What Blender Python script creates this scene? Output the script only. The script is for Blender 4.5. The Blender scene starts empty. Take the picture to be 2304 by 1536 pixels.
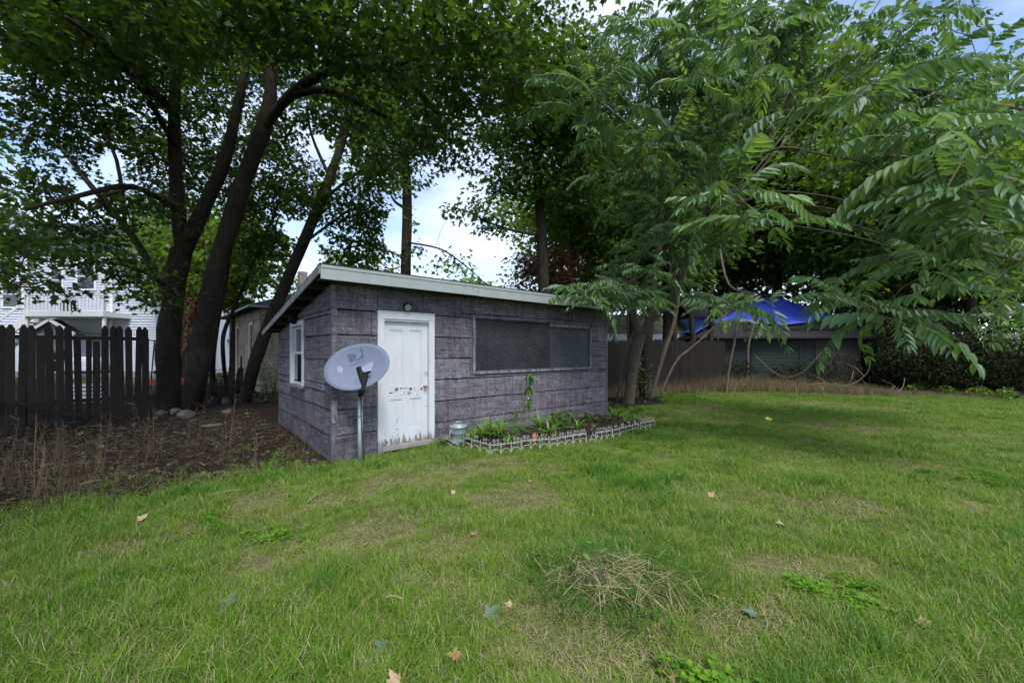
import bpy, bmesh, math, random
import numpy as np
from mathutils import Vector, Matrix, noise as mnoise

scene = bpy.context.scene
C = scene.collection
rng = np.random.default_rng(7)
random.seed(7)
rad = math.radians

# ------------------------------------------------------------------ camera, sky, sun, exposure
EYE = 1.55
cam = bpy.data.cameras.new('camera'); camo = bpy.data.objects.new('camera', cam); C.objects.link(camo)
cam.sensor_width = 36; cam.lens = 36 * 899 / 2304; cam.shift_y = 22 / 2304
cam.clip_start = 0.05; cam.clip_end = 800
camo.location = (0, 0, EYE); camo.rotation_euler = (rad(90), 0, 0)
scene.camera = camo

SUN_AZ, SUN_EL = rad(158), rad(56)          # clockwise from +Y: a veiled sun high behind the camera
world = bpy.data.worlds.new('World'); scene.world = world; world.use_nodes = True
wn, wl = world.node_tree.nodes, world.node_tree.links
wn.clear()
wo = wn.new('ShaderNodeOutputWorld'); bg = wn.new('ShaderNodeBackground')
sky = wn.new('ShaderNodeTexSky'); sky.sky_type = 'NISHITA'; sky.sun_disc = False
sky.sun_elevation = SUN_EL; sky.sun_rotation = SUN_AZ; sky.dust_density = 0.6; sky.ozone_density = 1.6; sky.air_density = 1.0
tc = wn.new('ShaderNodeTexCoord'); mp = wn.new('ShaderNodeMapping'); mp.inputs['Scale'].default_value = (1, 1, 2.6)
cn = wn.new('ShaderNodeTexNoise'); cn.inputs['Scale'].default_value = 2.3; cn.inputs['Detail'].default_value = 7; cn.inputs['Roughness'].default_value = 0.55
cr = wn.new('ShaderNodeValToRGB'); cr.color_ramp.elements[0].position = 0.36; cr.color_ramp.elements[1].position = 0.66
cr.color_ramp.elements[0].color = (0, 0, 0, 1); cr.color_ramp.elements[1].color = (0.9, 0.9, 0.9, 1)
cm = wn.new('ShaderNodeMixRGB'); cm.inputs['Color2'].default_value = (4.6, 5.1, 6.2, 1)
wl.new(tc.outputs['Generated'], mp.inputs['Vector']); wl.new(mp.outputs[0], cn.inputs['Vector']); wl.new(cn.outputs['Fac'], cr.inputs['Fac'])
wl.new(cr.outputs['Color'], cm.inputs['Fac']); wl.new(sky.outputs['Color'], cm.inputs['Color1'])
wl.new(cm.outputs['Color'], bg.inputs['Color']); wl.new(bg.outputs[0], wo.inputs['Surface'])
bg.inputs['Strength'].default_value = 0.12

sl = bpy.data.lights.new('sun', 'SUN'); so = bpy.data.objects.new('sun', sl); C.objects.link(so)
sl.energy = 2.0; sl.angle = rad(20); sl.color = (1.0, 0.96, 0.90)
sd = Vector((math.sin(SUN_AZ) * math.cos(SUN_EL), math.cos(SUN_AZ) * math.cos(SUN_EL), math.sin(SUN_EL)))
so.rotation_euler = sd.to_track_quat('Z', 'Y').to_euler(); so.location = sd * 60

vs = scene.view_settings
scene.display_settings.display_device = 'sRGB'
vs.view_transform = 'Standard'; vs.look = 'None'; vs.exposure = 1.12; vs.gamma = 1; vs.use_curve_mapping = False
scene.render.engine = 'CYCLES'
cy = scene.cycles
cy.max_bounces = 4; cy.diffuse_bounces = 3; cy.glossy_bounces = 1; cy.transmission_bounces = 3; cy.transparent_max_bounces = 4
cy.caustics_reflective = False; cy.caustics_refractive = False
cy.use_denoising = True; cy.use_adaptive_sampling = True; cy.adaptive_threshold = 0.03
cy.sample_clamp_indirect = 6

# ------------------------------------------------------------------ helpers
F = 899.0
def P(px, py, Y):
    'a point of the place seen at this spot of the photograph, Y metres deep'
    return Vector(((px - 1152) / F * Y, Y, EYE - (py - 790) / F * Y))
def G(px, py, z=0.0):
    'the spot of level ground seen there'
    Y = (EYE - z) * F / (py - 790)
    return Vector(((px - 1152) / F * Y, Y, z))

def link(o, parent=None):
    C.objects.link(o)
    if parent is not None: o.parent = parent
    return o
def tag(o, label, cat, group=None, kind=None):
    if label: o['label'] = label
    if cat: o['category'] = cat
    if group: o['group'] = group
    if kind: o['kind'] = kind
    return o
def empty(name, loc=(0, 0, 0), rz=0.0, label=None, cat=None, group=None):
    o = bpy.data.objects.new(name, None); o.location = loc; o.rotation_euler = (0, 0, rz)
    o.empty_display_size = 0.1
    link(o); tag(o, label, cat, group); return o

class MB:
    def __init__(s): s.v = []; s.f = []; s.smooth = False
    def add(s, vs, fs):
        k = len(s.v); s.v += [tuple(v) for v in vs]; s.f += [tuple(i + k for i in f) for f in fs]; return s
    def box(s, a, b):
        x0, y0, z0 = a; x1, y1, z1 = b
        v = [(x0, y0, z0), (x1, y0, z0), (x1, y1, z0), (x0, y1, z0), (x0, y0, z1), (x1, y0, z1), (x1, y1, z1), (x0, y1, z1)]
        return s.add(v, [(0, 3, 2, 1), (4, 5, 6, 7), (0, 1, 5, 4), (1, 2, 6, 5), (2, 3, 7, 6), (3, 0, 4, 7)])
    def prism(s, poly, d):
        'closed polygon of 3-D points pushed along d'
        n = len(poly); d = Vector(d); a = [Vector(p) for p in poly]; b = [p + d for p in a]
        return s.add(a + b, [tuple(range(n))[::-1], tuple(range(n, 2 * n))] + [(i, (i + 1) % n, n + (i + 1) % n, n + i) for i in range(n)])
    def bar(s, p, q, w, h, up=(0, 0, 1)):
        p, q = Vector(p), Vector(q); t = (q - p).normalized(); u = Vector(up)
        if abs(t.dot(u)) > 0.98: u = Vector((0, 1, 0))
        r = t.cross(u).normalized(); u = r.cross(t)
        c = [(-w / 2, -h / 2), (w / 2, -h / 2), (w / 2, h / 2), (-w / 2, h / 2)]
        v = [p + r * x + u * y for x, y in c] + [q + r * x + u * y for x, y in c]
        return s.add(v, [(0, 1, 2, 3), (7, 6, 5, 4), (0, 4, 5, 1), (1, 5, 6, 2), (2, 6, 7, 3), (3, 7, 4, 0)])
    def tube(s, pts, rs, n=8, cap=True, wob=0.0):
        pts = [Vector(p) for p in pts]
        if not hasattr(rs, '__len__'): rs = [rs] * len(pts)
        k0 = len(s.v); ref = None
        for i, p in enumerate(pts):
            t = (pts[min(i + 1, len(pts) - 1)] - pts[max(i - 1, 0)])
            t = t.normalized() if t.length > 1e-9 else Vector((0, 0, 1))
            if ref is None:
                ref = Vector((1, 0, 0)) if abs(t.x) < 0.8 else Vector((0, 1, 0))
            r = (ref - t * ref.dot(t)).normalized(); ref = r; u = t.cross(r)
            for j in range(n):
                a = 2 * math.pi * j / n; rr = rs[i]
                if wob: rr *= 1 + wob * mnoise.noise(p * 1.7 + Vector((math.cos(a), math.sin(a), 0)) * 1.3)
                s.v.append(tuple(p + r * (rr * math.cos(a)) + u * (rr * math.sin(a))))
        for i in range(len(pts) - 1):
            for j in range(n):
                a = k0 + i * n + j; b = k0 + i * n + (j + 1) % n
                s.f.append((a, b, b + n, a + n))
        if cap:
            s.f.append(tuple(k0 + j for j in range(n))[::-1]); e = k0 + (len(pts) - 1) * n
            s.f.append(tuple(e + j for j in range(n)))
        return s
    def lathe(s, prof, n=24, c=(0, 0, 0), axis=None):
        k0 = len(s.v); c = Vector(c)
        M = Matrix.Identity(3) if axis is None else Vector(axis).to_track_quat('Z', 'Y').to_matrix()
        for r, z in prof:
            for j in range(n):
                a = 2 * math.pi * j / n
                s.v.append(tuple(c + M @ Vector((r * math.cos(a), r * math.sin(a), z))))
        for i in range(len(prof) - 1):
            for j in range(n):
                a = k0 + i * n + j; b = k0 + i * n + (j + 1) % n
                s.f.append((a, b, b + n, a + n))
        return s
    def mesh(s, name, mat, smooth=None):
        me = bpy.data.meshes.new(name); me.from_pydata(s.v, [], s.f)
        if mat is not None: me.materials.append(mat)
        if smooth if smooth is not None else s.smooth:
            me.polygons.foreach_set('use_smooth', [True] * len(me.polygons))
        me.update(); return me
    def build(s, name, mat, parent=None, smooth=None, label=None, cat=None, group=None, kind=None, loc=None):
        o = bpy.data.objects.new(name, s.mesh(name, mat, smooth))
        if loc is not None: o.location = loc
        link(o, parent); tag(o, label, cat, group, kind); return o

def place(name, me, parent, loc=(0, 0, 0), rot=(0, 0, 0), scale=None):
    o = bpy.data.objects.new(name, me); o.location = loc; o.rotation_euler = rot
    if scale is not None: o.scale = scale
    link(o, parent); return o

def raw_mesh(name, V, loops, starts, totals, mat, smooth=False):
    me = bpy.data.meshes.new(name)
    me.vertices.add(len(V)); me.vertices.foreach_set('co', np.ascontiguousarray(V, dtype=np.float32).ravel())
    me.loops.add(len(loops)); me.loops.foreach_set('vertex_index', np.ascontiguousarray(loops, dtype=np.int32))
    me.polygons.add(len(starts)); me.polygons.foreach_set('loop_start', np.ascontiguousarray(starts, dtype=np.int32))
    me.polygons.foreach_set('loop_total', np.ascontiguousarray(totals, dtype=np.int32))
    if smooth: me.polygons.foreach_set('use_smooth', np.ones(len(starts), dtype=bool))
    if mat: me.materials.append(mat)
    me.update(calc_edges=True); return me

def scatter_mesh(name, tv, tf, pos, R, scl, mat, smooth=False):
    'many copies of one little template (leaves) baked into one mesh'
    tv = np.asarray(tv, float); n, N = len(tv), len(pos)
    V = np.einsum('nij,kj->nki', R, tv) * np.asarray(scl).reshape(N, 1, 1) + np.asarray(pos)[:, None, :]
    lt = np.concatenate([np.asarray(f) for f in tf]); tt = np.array([len(f) for f in tf]); L = len(lt)
    loops = (lt[None, :] + (np.arange(N) * n)[:, None]).ravel()
    totals = np.tile(tt, N); starts = np.concatenate([[0], np.cumsum(totals)[:-1]])
    return raw_mesh(name, V.reshape(-1, 3), loops, starts, totals, mat, smooth)

def frames(d, up):
    'rotation matrices with Y along d and Z near up'
    d = d / np.linalg.norm(d, axis=1, keepdims=True)
    x = np.cross(d, up); x /= np.linalg.norm(x, axis=1, keepdims=True) + 1e-9
    z = np.cross(x, d)
    return np.stack([x, d, z], axis=2)

def vnoise(x, y, seed=0):
    'smooth value noise in the plane, 0..1'
    x = np.asarray(x, float); y = np.asarray(y, float)
    xi, yi = np.floor(x).astype(int), np.floor(y).astype(int); fx, fy = x - xi, y - yi
    fx = fx * fx * (3 - 2 * fx); fy = fy * fy * (3 - 2 * fy)
    def h(a, b):
        k = (a * 374761393 + b * 668265263 + seed * 974711) & 0x7fffffff
        k = ((k ^ (k >> 13)) * 1274126177) & 0x7fffffff
        return ((k ^ (k >> 16)) & 0xffff) / 65535.0
    return (h(xi, yi) * (1 - fx) + h(xi + 1, yi) * fx) * (1 - fy) + (h(xi, yi + 1) * (1 - fx) + h(xi + 1, yi + 1) * fx) * fy
def fbm(x, y, seed=0, o=3):
    r = 0; a = 0.5; t = 0
    for i in range(o):
        r = r + a * vnoise(x * 2 ** i, y * 2 ** i, seed + i); t += a; a /= 2
    return r / t

# ------------------------------------------------------------------ materials
class NT:
    def __init__(s, name):
        s.m = bpy.data.materials.new(name); s.m.use_nodes = True; s.t = s.m.node_tree; s.t.nodes.clear()
        s.out = s.t.nodes.new('ShaderNodeOutputMaterial')
    def n(s, typ, **kw):
        nd = s.t.nodes.new('ShaderNode' + typ)
        for k, v in kw.items():
            key = k.replace('_', ' ')
            if key in nd.inputs.keys() or key.title() in nd.inputs.keys():
                key = key if key in nd.inputs.keys() else key.title()
                s.put(nd.inputs[key], v)
            else: setattr(nd, k, v)
        return nd
    def put(s, sock, v):
        if hasattr(v, 'bl_idname') and hasattr(v, 'is_output'): s.t.links.new(v, sock)
        elif isinstance(v, bpy.types.Node): s.t.links.new(v.outputs[0], sock)
        else:
            if isinstance(v, tuple) and len(v) == 3 and sock.type == 'RGBA': v = v + (1,)
            sock.default_value = v
    def mix(s, f, a, b, mode='MIX'):
        nd = s.t.nodes.new('ShaderNodeMixRGB'); nd.blend_type = mode
        s.put(nd.inputs[0], f); s.put(nd.inputs[1], a); s.put(nd.inputs[2], b); return nd.outputs[0]
    def math(s, op, a, b=0.0, clamp=False):
        nd = s.t.nodes.new('ShaderNodeMath'); nd.operation = op; nd.use_clamp = clamp
        s.put(nd.inputs[0], a); s.put(nd.inputs[1], b); return nd.outputs[0]
    def ramp(s, f, stops):
        nd = s.t.nodes.new('ShaderNodeValToRGB'); s.put(nd.inputs[0], f); e = nd.color_ramp.elements
        while len(e) < len(stops): e.new(0.5)
        for el, (p, c) in zip(e, stops):
            el.position = p; el.color = (c if isinstance(c, tuple) else (c, c, c)) + ((1,) if not (isinstance(c, tuple) and len(c) == 4) else ())
        return nd.outputs[0]
    def noise(s, vec, scale, detail=3, rough=0.55, dist=0.0):
        nd = s.t.nodes.new('ShaderNodeTexNoise')
        if vec is not None: s.put(nd.inputs['Vector'], vec)
        nd.inputs['Scale'].default_value = scale; nd.inputs['Detail'].default_value = detail
        nd.inputs['Roughness'].default_value = rough; nd.inputs['Distortion'].default_value = dist
        return nd.outputs['Fac']
    def coord(s, which='Object'):
        return s.t.nodes.new('ShaderNodeTexCoord').outputs[which]
    def scalevec(s, v, sc):
        nd = s.t.nodes.new('ShaderNodeMapping'); s.put(nd.inputs['Vector'], v); nd.inputs['Scale'].default_value = sc; return nd.outputs[0]
    def bump(s, h, strength=0.4, dist=0.01):
        nd = s.t.nodes.new('ShaderNodeBump'); s.put(nd.inputs['Height'], h); nd.inputs['Strength'].default_value = strength; nd.inputs['Distance'].default_value = dist; return nd.outputs[0]
    def finish(s, col, rough=0.85, spec=0.3, metal=0.0, normal=None, **kw):
        b = s.t.nodes.new('ShaderNodeBsdfPrincipled')
        s.put(b.inputs['Base Color'], col); s.put(b.inputs['Roughness'], rough)
        s.put(b.inputs['Specular IOR Level'], spec); s.put(b.inputs['Metallic'], metal)
        if normal is not None: s.put(b.inputs['Normal'], normal)
        for k, v in kw.items(): s.put(b.inputs[k.replace('_', ' ')], v)
        s.t.links.new(b.outputs[0], s.out.inputs['Surface']); return s.m

def simple(name, col, rough=0.8, spec=0.3, var=0.25, scale=6, metal=0.0, bump=0.15, stretch=(1, 1, 1)):
    n = NT(name); v = n.scalevec(n.coord(), stretch)
    f = n.noise(v, scale, 5, 0.6)
    g = n.noise(v, scale * 9, 3, 0.6)
    k = n.math('ADD', n.math('MULTIPLY', f, 0.65), n.math('MULTIPLY', g, 0.35))
    lo = tuple(c * (1 - var) for c in col); hi = tuple(min(1, c * (1 + var)) for c in col)
    return n.finish(n.ramp(k, [(0.3, lo), (0.7, hi)]), rough, spec, metal, n.bump(k, bump, 0.01))

def wood(name, col, var=0.4, axis='z', rough=0.9):
    n = NT(name); s = {'z': (9, 9, 0.7), 'x': (0.7, 9, 9), 'y': (9, 0.7, 9)}[axis]
    v = n.scalevec(n.coord(), s); f = n.noise(v, 6, 6, 0.65); g = n.noise(n.coord(), 1.3, 3)
    orn = n.n('ObjectInfo').outputs['Random']
    k = n.math('ADD', n.math('MULTIPLY', f, 0.7), n.math('ADD', n.math('MULTIPLY', g, 0.2), n.math('MULTIPLY', orn, 0.16)))
    return n.finish(n.ramp(k, [(0.3, tuple(c * (1 - var) for c in col)), (0.75, tuple(c * (1 + var) for c in col))]), rough, 0.2, 0, n.bump(f, 0.5, 0.01))

def leafmat(name, lo, hi, rare=None, trans=0.35, rough=0.45, spec=0.4, tcol=None):
    n = NT(name)
    r = n.n('NewGeometry').outputs['Random Per Island']; o = n.n('ObjectInfo').outputs['Random']
    k = n.math('ADD', n.math('MULTIPLY', n.math('FRACT', n.math('ADD', r, n.math('MULTIPLY', o, 7.31))), 0.6), n.math('MULTIPLY', o, 0.4))
    pn = n.noise(n.n('NewGeometry').outputs['Position'], 0.9, 2)
    k2 = n.math('ADD', n.math('MULTIPLY', k, 0.7), n.math('MULTIPLY', pn, 0.3))
    stops = [(0.12, lo), (0.8, hi)]
    if rare: stops = [(0.12, lo), (0.76, hi), (0.86, hi), (0.9, rare)]
    col = n.ramp(k2, stops)
    b = n.t.nodes.new('ShaderNodeBsdfPrincipled'); n.put(b.inputs['Base Color'], col); b.inputs['Roughness'].default_value = rough
    b.inputs['Specular IOR Level'].default_value = spec
    tr = n.t.nodes.new('ShaderNodeBsdfTranslucent')
    n.put(tr.inputs['Color'], n.mix(1.0, col, tcol or (1.9, 1.75, 0.7), 'MULTIPLY'))
    ms = n.t.nodes.new('ShaderNodeMixShader'); ms.inputs[0].default_value = trans
    n.t.links.new(b.outputs[0], ms.inputs[1]); n.t.links.new(tr.outputs[0], ms.inputs[2]); n.t.links.new(ms.outputs[0], n.out.inputs['Surface'])
    return n.m

M = {}
# mineral-faced asphalt siding: granules, faint pressed blocks, stains
def siding_mat(name, lo, hi, purple, amount=0.5):
    n = NT(name); pos = n.coord()
    xyz = n.n('SeparateXYZ', Vector=pos); u = n.math('ADD', xyz.outputs[0], xyz.outputs[1]); z = xyz.outputs[2]
    uv = n.n('CombineXYZ', X=u, Y=z).outputs[0]
    gr = n.noise(pos, 52, 3, 0.8); gr2 = n.noise(pos, 17, 4, 0.75)
    gk = n.math('ADD', n.math('MULTIPLY', gr, 0.6), n.math('MULTIPLY', gr2, 0.4))
    base = n.ramp(gk, [(0.36, lo), (0.50, tuple((a + b) / 2 for a, b in zip(lo, hi))), (0.63, hi)])
    pt = n.ramp(n.noise(n.scalevec(pos, (1, 1, 2.2)), 1.9, 4, 0.6), [(0.40, 0.0), (0.60, 1.0)])
    base = n.mix(n.math('MULTIPLY', pt, amount), base, n.mix(gk, (0.01, 0.008, 0.01), purple))
    st = n.ramp(n.noise(n.scalevec(pos, (5, 5, 0.55)), 2.2, 5, 0.65), [(0.45, 0.0), (0.72, 1.0)])
    base = n.mix(n.math('MULTIPLY', st, 0.55), base, (0.022, 0.02, 0.026))
    br = n.n('TexBrick', Vector=uv, Scale=1.0, Mortar_Size=0.006, Color1=(0, 0, 0), Color2=(0, 0, 0), Mortar=(1, 1, 1))
    br.inputs['Brick Width'].default_value = 0.36; br.inputs['Row Height'].default_value = 0.12; br.inputs['Mortar Smooth'].default_value = 0.4
    brm = n.math('MULTIPLY', br.outputs['Color'], n.ramp(n.noise(pos, 5, 3), [(0.48, 0.0), (0.66, 0.75)]))
    base = n.mix(brm, base, (0.02, 0.018, 0.022))
    sp = n.ramp(n.noise(pos, 62, 2, 0.7), [(0.60, 0.0), (0.68, 1.0)])
    base = n.mix(n.math('MULTIPLY', sp, 0.28), base, (0.36, 0.35, 0.38))
    hs = n.ramp(n.noise(n.scalevec(pos, (0.7, 0.7, 9.0)), 3.0, 5, 0.65), [(0.35, 0.62), (0.68, 1.3)])
    base = n.mix(1.0, base, hs, 'MULTIPLY')
    tone = n.math('ADD', 0.80, n.math('MULTIPLY', n.n('ObjectInfo').outputs['Random'], 0.42))
    base = n.mix(1.0, base, n.n('CombineXYZ', X=tone, Y=tone, Z=tone).outputs[0], 'MULTIPLY')
    h = n.math('SUBTRACT', gk, n.math('MULTIPLY', brm, 0.6))
    return n.finish(base, 0.9, 0.25, 0, n.bump(h, 0.7, 0.006))
M['siding'] = siding_mat('asphalt_siding', (0.030, 0.029, 0.036), (0.250, 0.242, 0.288), (0.135, 0.094, 0.106), 0.42)
M['tan'] = siding_mat('tan_siding', (0.26, 0.22, 0.16), (0.50, 0.44, 0.34), (0.32, 0.28, 0.2), 0.3)
M['core'] = simple('dark_sheathing', (0.012, 0.011, 0.012), 0.95, 0.1)
def paint_mat(name, col, under, bottom=True, amount=0.62):
    n = NT(name); pos = n.coord(); z = n.n('SeparateXYZ', Vector=pos).outputs[2]
    f = n.noise(n.scalevec(pos, (6, 6, 1.4)), 4, 6, 0.7); g = n.noise(pos, 55, 3, 0.7)
    k = n.math('ADD', n.math('MULTIPLY', f, 0.75), n.math('MULTIPLY', g, 0.25))
    if bottom: k = n.math('ADD', k, n.ramp(z, [(0.05, 0.2), (0.30, 0.0)]))
    chip = n.ramp(k, [(amount, 0.0), (amount + 0.035, 1.0)])
    dirt = n.noise(n.scalevec(pos, (3, 3, 0.6)), 3, 5, 0.6)
    c = n.mix(n.ramp(dirt, [(0.3, 0.0), (0.8, 0.5)]), col, tuple(x * 0.72 for x in col))
    c = n.mix(chip, c, n.mix(g, under, tuple(x * 2.2 for x in under)))
    return n.finish(c, 0.6, 0.35, 0, n.bump(n.math('SUBTRACT', n.math('MULTIPLY', g, 0.25), chip), 0.45, 0.004))
M['door'] = paint_mat('peeling_white_paint', (0.56, 0.575, 0.625), (0.10, 0.095, 0.09))
M['casing'] = paint_mat('worn_white_casing', (0.57, 0.58, 0.62), (0.13, 0.13, 0.12), True, 0.60)
M['trim'] = paint_mat('worn_grey_trim', (0.20, 0.215, 0.225), (0.05, 0.05, 0.05), False, 0.50)
M['fascia'] = paint_mat('pale_green_fascia', (0.30, 0.335, 0.33), (0.2, 0.2, 0.18), False, 0.70)
M['white'] = paint_mat('white_paint', (0.76, 0.78, 0.81), (0.4, 0.4, 0.4), False, 0.74)
M['felt'] = simple('roofing_felt', (0.035, 0.032, 0.032), 0.95, 0.2, 0.5, 14)
M['shingle'] = simple('dark_shingle', (0.03, 0.03, 0.033), 0.95, 0.2, 0.5, 9)
M['raft'] = wood('rafter_wood', (0.05, 0.045, 0.042), 0.4, 'y')
def ply_mat(name, lo, hi, s):
    n = NT(name); pos = n.coord(); v = n.scalevec(pos, (1.0, 1.0, 3.4))
    d = n.noise(v, 2.4, 4, 0.5); w = n.math('SINE', n.math('MULTIPLY', d, 150 * s))
    g = n.noise(n.scalevec(pos, (1.5, 1.5, 6)), 3, 3, 0.6)
    kn = n.ramp(n.noise(pos, 9, 1), [(0.72, 0.0), (0.8, 1.0)])
    k = n.math('ADD', n.math('MULTIPLY', n.ramp(w, [(0.75, 0.0), (0.98, 1.0)]), n.math('MULTIPLY', g, 0.8)), n.math('MULTIPLY', kn, 0.12))
    k = n.math('ADD', k, n.math('MULTIPLY', n.noise(pos, 2, 4), 0.25))
    return n.finish(n.ramp(k, [(0.1, lo), (0.85, hi)]), 0.6, 0.35, 0, n.bump(k, 0.3, 0.004))
M['ply'] = ply_mat('dark_plywood', (0.007, 0.008, 0.011), (0.13, 0.135, 0.16), 1.0)
M['ply2'] = ply_mat('grey_plywood', (0.030, 0.035, 0.044), (0.085, 0.095, 0.11), 0.25)
def glass_mat():
    n = NT('window_glass')
    return n.finish((0.02, 0.024, 0.03), 0.04, 0.9)
M['glass'] = glass_mat()
M['dish'] = simple('weathered_dish_grey', (0.150, 0.178, 0.250), 0.7, 0.25, 0.1, 26, 0, 0.05)
M['dishmark'] = simple('faded_dish_print', (0.085, 0.10, 0.165), 0.6, 0.3, 0.1, 20)
M['dishfaint'] = simple('fainter_dish_print', (0.125, 0.15, 0.22), 0.6, 0.3, 0.12, 30)
M['dishpale'] = simple('pale_dish_sticker', (0.25, 0.275, 0.375), 0.5, 0.4, 0.08, 20)
M['blackmetal'] = simple('dark_painted_metal', (0.008, 0.008, 0.007), 0.7, 0.2, 0.4, 10)
M['galv'] = simple('galvanised_steel', (0.36, 0.42, 0.44), 0.42, 0.5, 0.25, 10, 0.6, 0.1)
M['galvpole'] = simple('galvanised_pole', (0.34, 0.40, 0.39), 0.5, 0.5, 0.2, 7, 0.3, 0.08)
M['rust'] = simple('rusty_brass', (0.30, 0.17, 0.09), 0.5, 0.4, 0.5, 40, 0.3)
M['wire'] = simple('white_coated_wire', (0.66, 0.66, 0.64), 0.5, 0.4, 0.2, 30)
M['rubber'] = simple('black_cable', (0.012, 0.012, 0.013), 0.6, 0.3, 0.2, 10)
M['picket'] = wood('weathered_picket', (0.026, 0.022, 0.019), 0.5)
M['oldfence'] = wood('old_dark_boards', (0.017, 0.014, 0.012), 0.5)
M['brownboard'] = wood('brown_boards', (0.16, 0.10, 0.075), 0.35)
M['clap'] = simple('white_clapboard', (0.56, 0.60, 0.70), 0.6, 0.3, 0.06, 3)
M['blueclap'] = simple('blue_clapboard', (0.06, 0.13, 0.36), 0.6, 0.3, 0.12, 3)
M['greenclap'] = simple('dark_green_clapboard', (0.013, 0.022, 0.019), 0.7, 0.3, 0.35, 5, 0, 0.2, (1, 1, 6))
M['greyclap'] = simple('bare_grey_clapboard', (0.062, 0.056, 0.052), 0.85, 0.2, 0.4, 5, 0, 0.2, (1, 1, 6))
M['concrete'] = simple('concrete', (0.26, 0.25, 0.24), 0.9, 0.2, 0.3, 8)
def moss_roof():
    n = NT('mossy_shingles'); pos = n.coord()
    f = n.noise(pos, 1.8, 5, 0.65); g = n.noise(pos, 16, 4, 0.7)
    k = n.math('ADD', n.math('MULTIPLY', f, 0.6), n.math('MULTIPLY', g, 0.4))
    return n.finish(n.ramp(k, [(0.40, (0.30, 0.28, 0.26)), (0.52, (0.16, 0.16, 0.06)), (0.66, (0.075, 0.11, 0.02))]), 0.95, 0.2, 0, n.bump(k, 0.6, 0.03))
M['moss'] = moss_roof()
def tarp_mat():
    n = NT('blue_tarpaulin'); pos = n.coord(); f = n.noise(pos, 3.0, 5, 0.6, 0.6)
    xyz = n.n('SeparateXYZ', Vector=pos); wv = n.math('SINE', n.math('MULTIPLY', n.math('ADD', xyz.outputs[0], n.math('MULTIPLY', f, 0.3)), 24))
    return n.finish(n.ramp(f, [(0.3, (0.028, 0.055, 0.42)), (0.75, (0.07, 0.12, 0.66))]), 0.42, 0.5, 0, n.bump(n.math('ADD', f, n.math('MULTIPLY', wv, 0.08)), 0.7, 0.06))
M['tarp'] = tarp_mat()
M['red'] = simple('red_paint', (0.42, 0.03, 0.02), 0.5, 0.4, 0.2, 8)
M['greytarp'] = simple('grey_cover', (0.42, 0.44, 0.5), 0.6, 0.3, 0.2, 5)
M['plasticwhite'] = simple('white_plastic', (0.6, 0.6, 0.62), 0.5, 0.4, 0.2, 4)
M['blackplastic'] = simple('black_plastic', (0.015, 0.015, 0.016), 0.5, 0.4, 0.3, 5)
M['terracotta'] = simple('orange_clay', (0.42, 0.13, 0.05), 0.8, 0.2, 0.2, 20)
M['stone'] = simple('field_stone', (0.085, 0.078, 0.07), 0.9, 0.2, 0.45, 7, 0, 0.6)
def bark_mat(name, lo, hi):
    n = NT(name); pos = n.coord()
    f = n.noise(n.scalevec(pos, (7, 7, 1.3)), 3.2, 6, 0.7, 0.4); g = n.noise(pos, 1.4, 4)
    k = n.math('ADD', n.math('MULTIPLY', f, 0.75), n.math('MULTIPLY', g, 0.25))
    mossy = n.ramp(n.noise(pos, 2.1, 4), [(0.58, 0.0), (0.72, 0.4)])
    c = n.mix(mossy, n.ramp(k, [(0.32, lo), (0.7, hi)]), (0.06, 0.075, 0.035))
    return n.finish(c, 0.95, 0.15, 0, n.bump(f, 1.0, 0.03))
M['bark'] = bark_mat('maple_bark', (0.010, 0.008, 0.006), (0.055, 0.046, 0.037))
M['barkpale'] = bark_mat('pale_ailanthus_bark', (0.055, 0.044, 0.034), (0.21, 0.175, 0.14))
M['twig'] = simple('twig_bark', (0.055, 0.045, 0.036), 0.9, 0.2, 0.4, 8)
M['twigpale'] = simple('pale_twig_bark', (0.27, 0.205, 0.145), 0.9, 0.2, 0.4, 8)
M['shaggy'] = bark_mat('shaggy_brown_bark', (0.03, 0.018, 0.010), (0.16, 0.10, 0.062))
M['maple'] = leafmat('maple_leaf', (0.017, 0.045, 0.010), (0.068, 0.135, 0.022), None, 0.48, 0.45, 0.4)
M['maplelit'] = leafmat('yellowing_maple_leaf', (0.05, 0.11, 0.016), (0.13, 0.20, 0.03), None, 0.5)  # brighter copy of the maple leaf, sunlight put into the colour
M['backleaf'] = leafmat('far_tree_leaf', (0.035, 0.09, 0.014), (0.125, 0.215, 0.036), None, 0.45)
M['ailanthus'] = leafmat('ailanthus_leaf', (0.042, 0.105, 0.042), (0.125, 0.225, 0.095), None, 0.34, 0.42, 0.45)
M['ailnew'] = leafmat('young_ailanthus_leaf', (0.075, 0.16, 0.05), (0.17, 0.28, 0.10), None, 0.36, 0.46, 0.35)
M['purple'] = leafmat('purple_maple_leaf', (0.07, 0.022, 0.022), (0.19, 0.075, 0.06), None, 0.35)
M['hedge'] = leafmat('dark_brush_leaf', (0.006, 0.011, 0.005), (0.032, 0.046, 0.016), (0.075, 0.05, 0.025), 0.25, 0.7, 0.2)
M['ivy'] = leafmat('bright_weed_leaf', (0.06, 0.14, 0.02), (0.15, 0.27, 0.05), None, 0.4)
M['iris'] = leafmat('strap_leaf', (0.06, 0.15, 0.025), (0.17, 0.30, 0.06), (0.28, 0.30, 0.08), 0.35)
M['peach'] = leafmat('sapling_leaf', (0.035, 0.10, 0.02), (0.10, 0.20, 0.04), None, 0.35)
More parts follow.
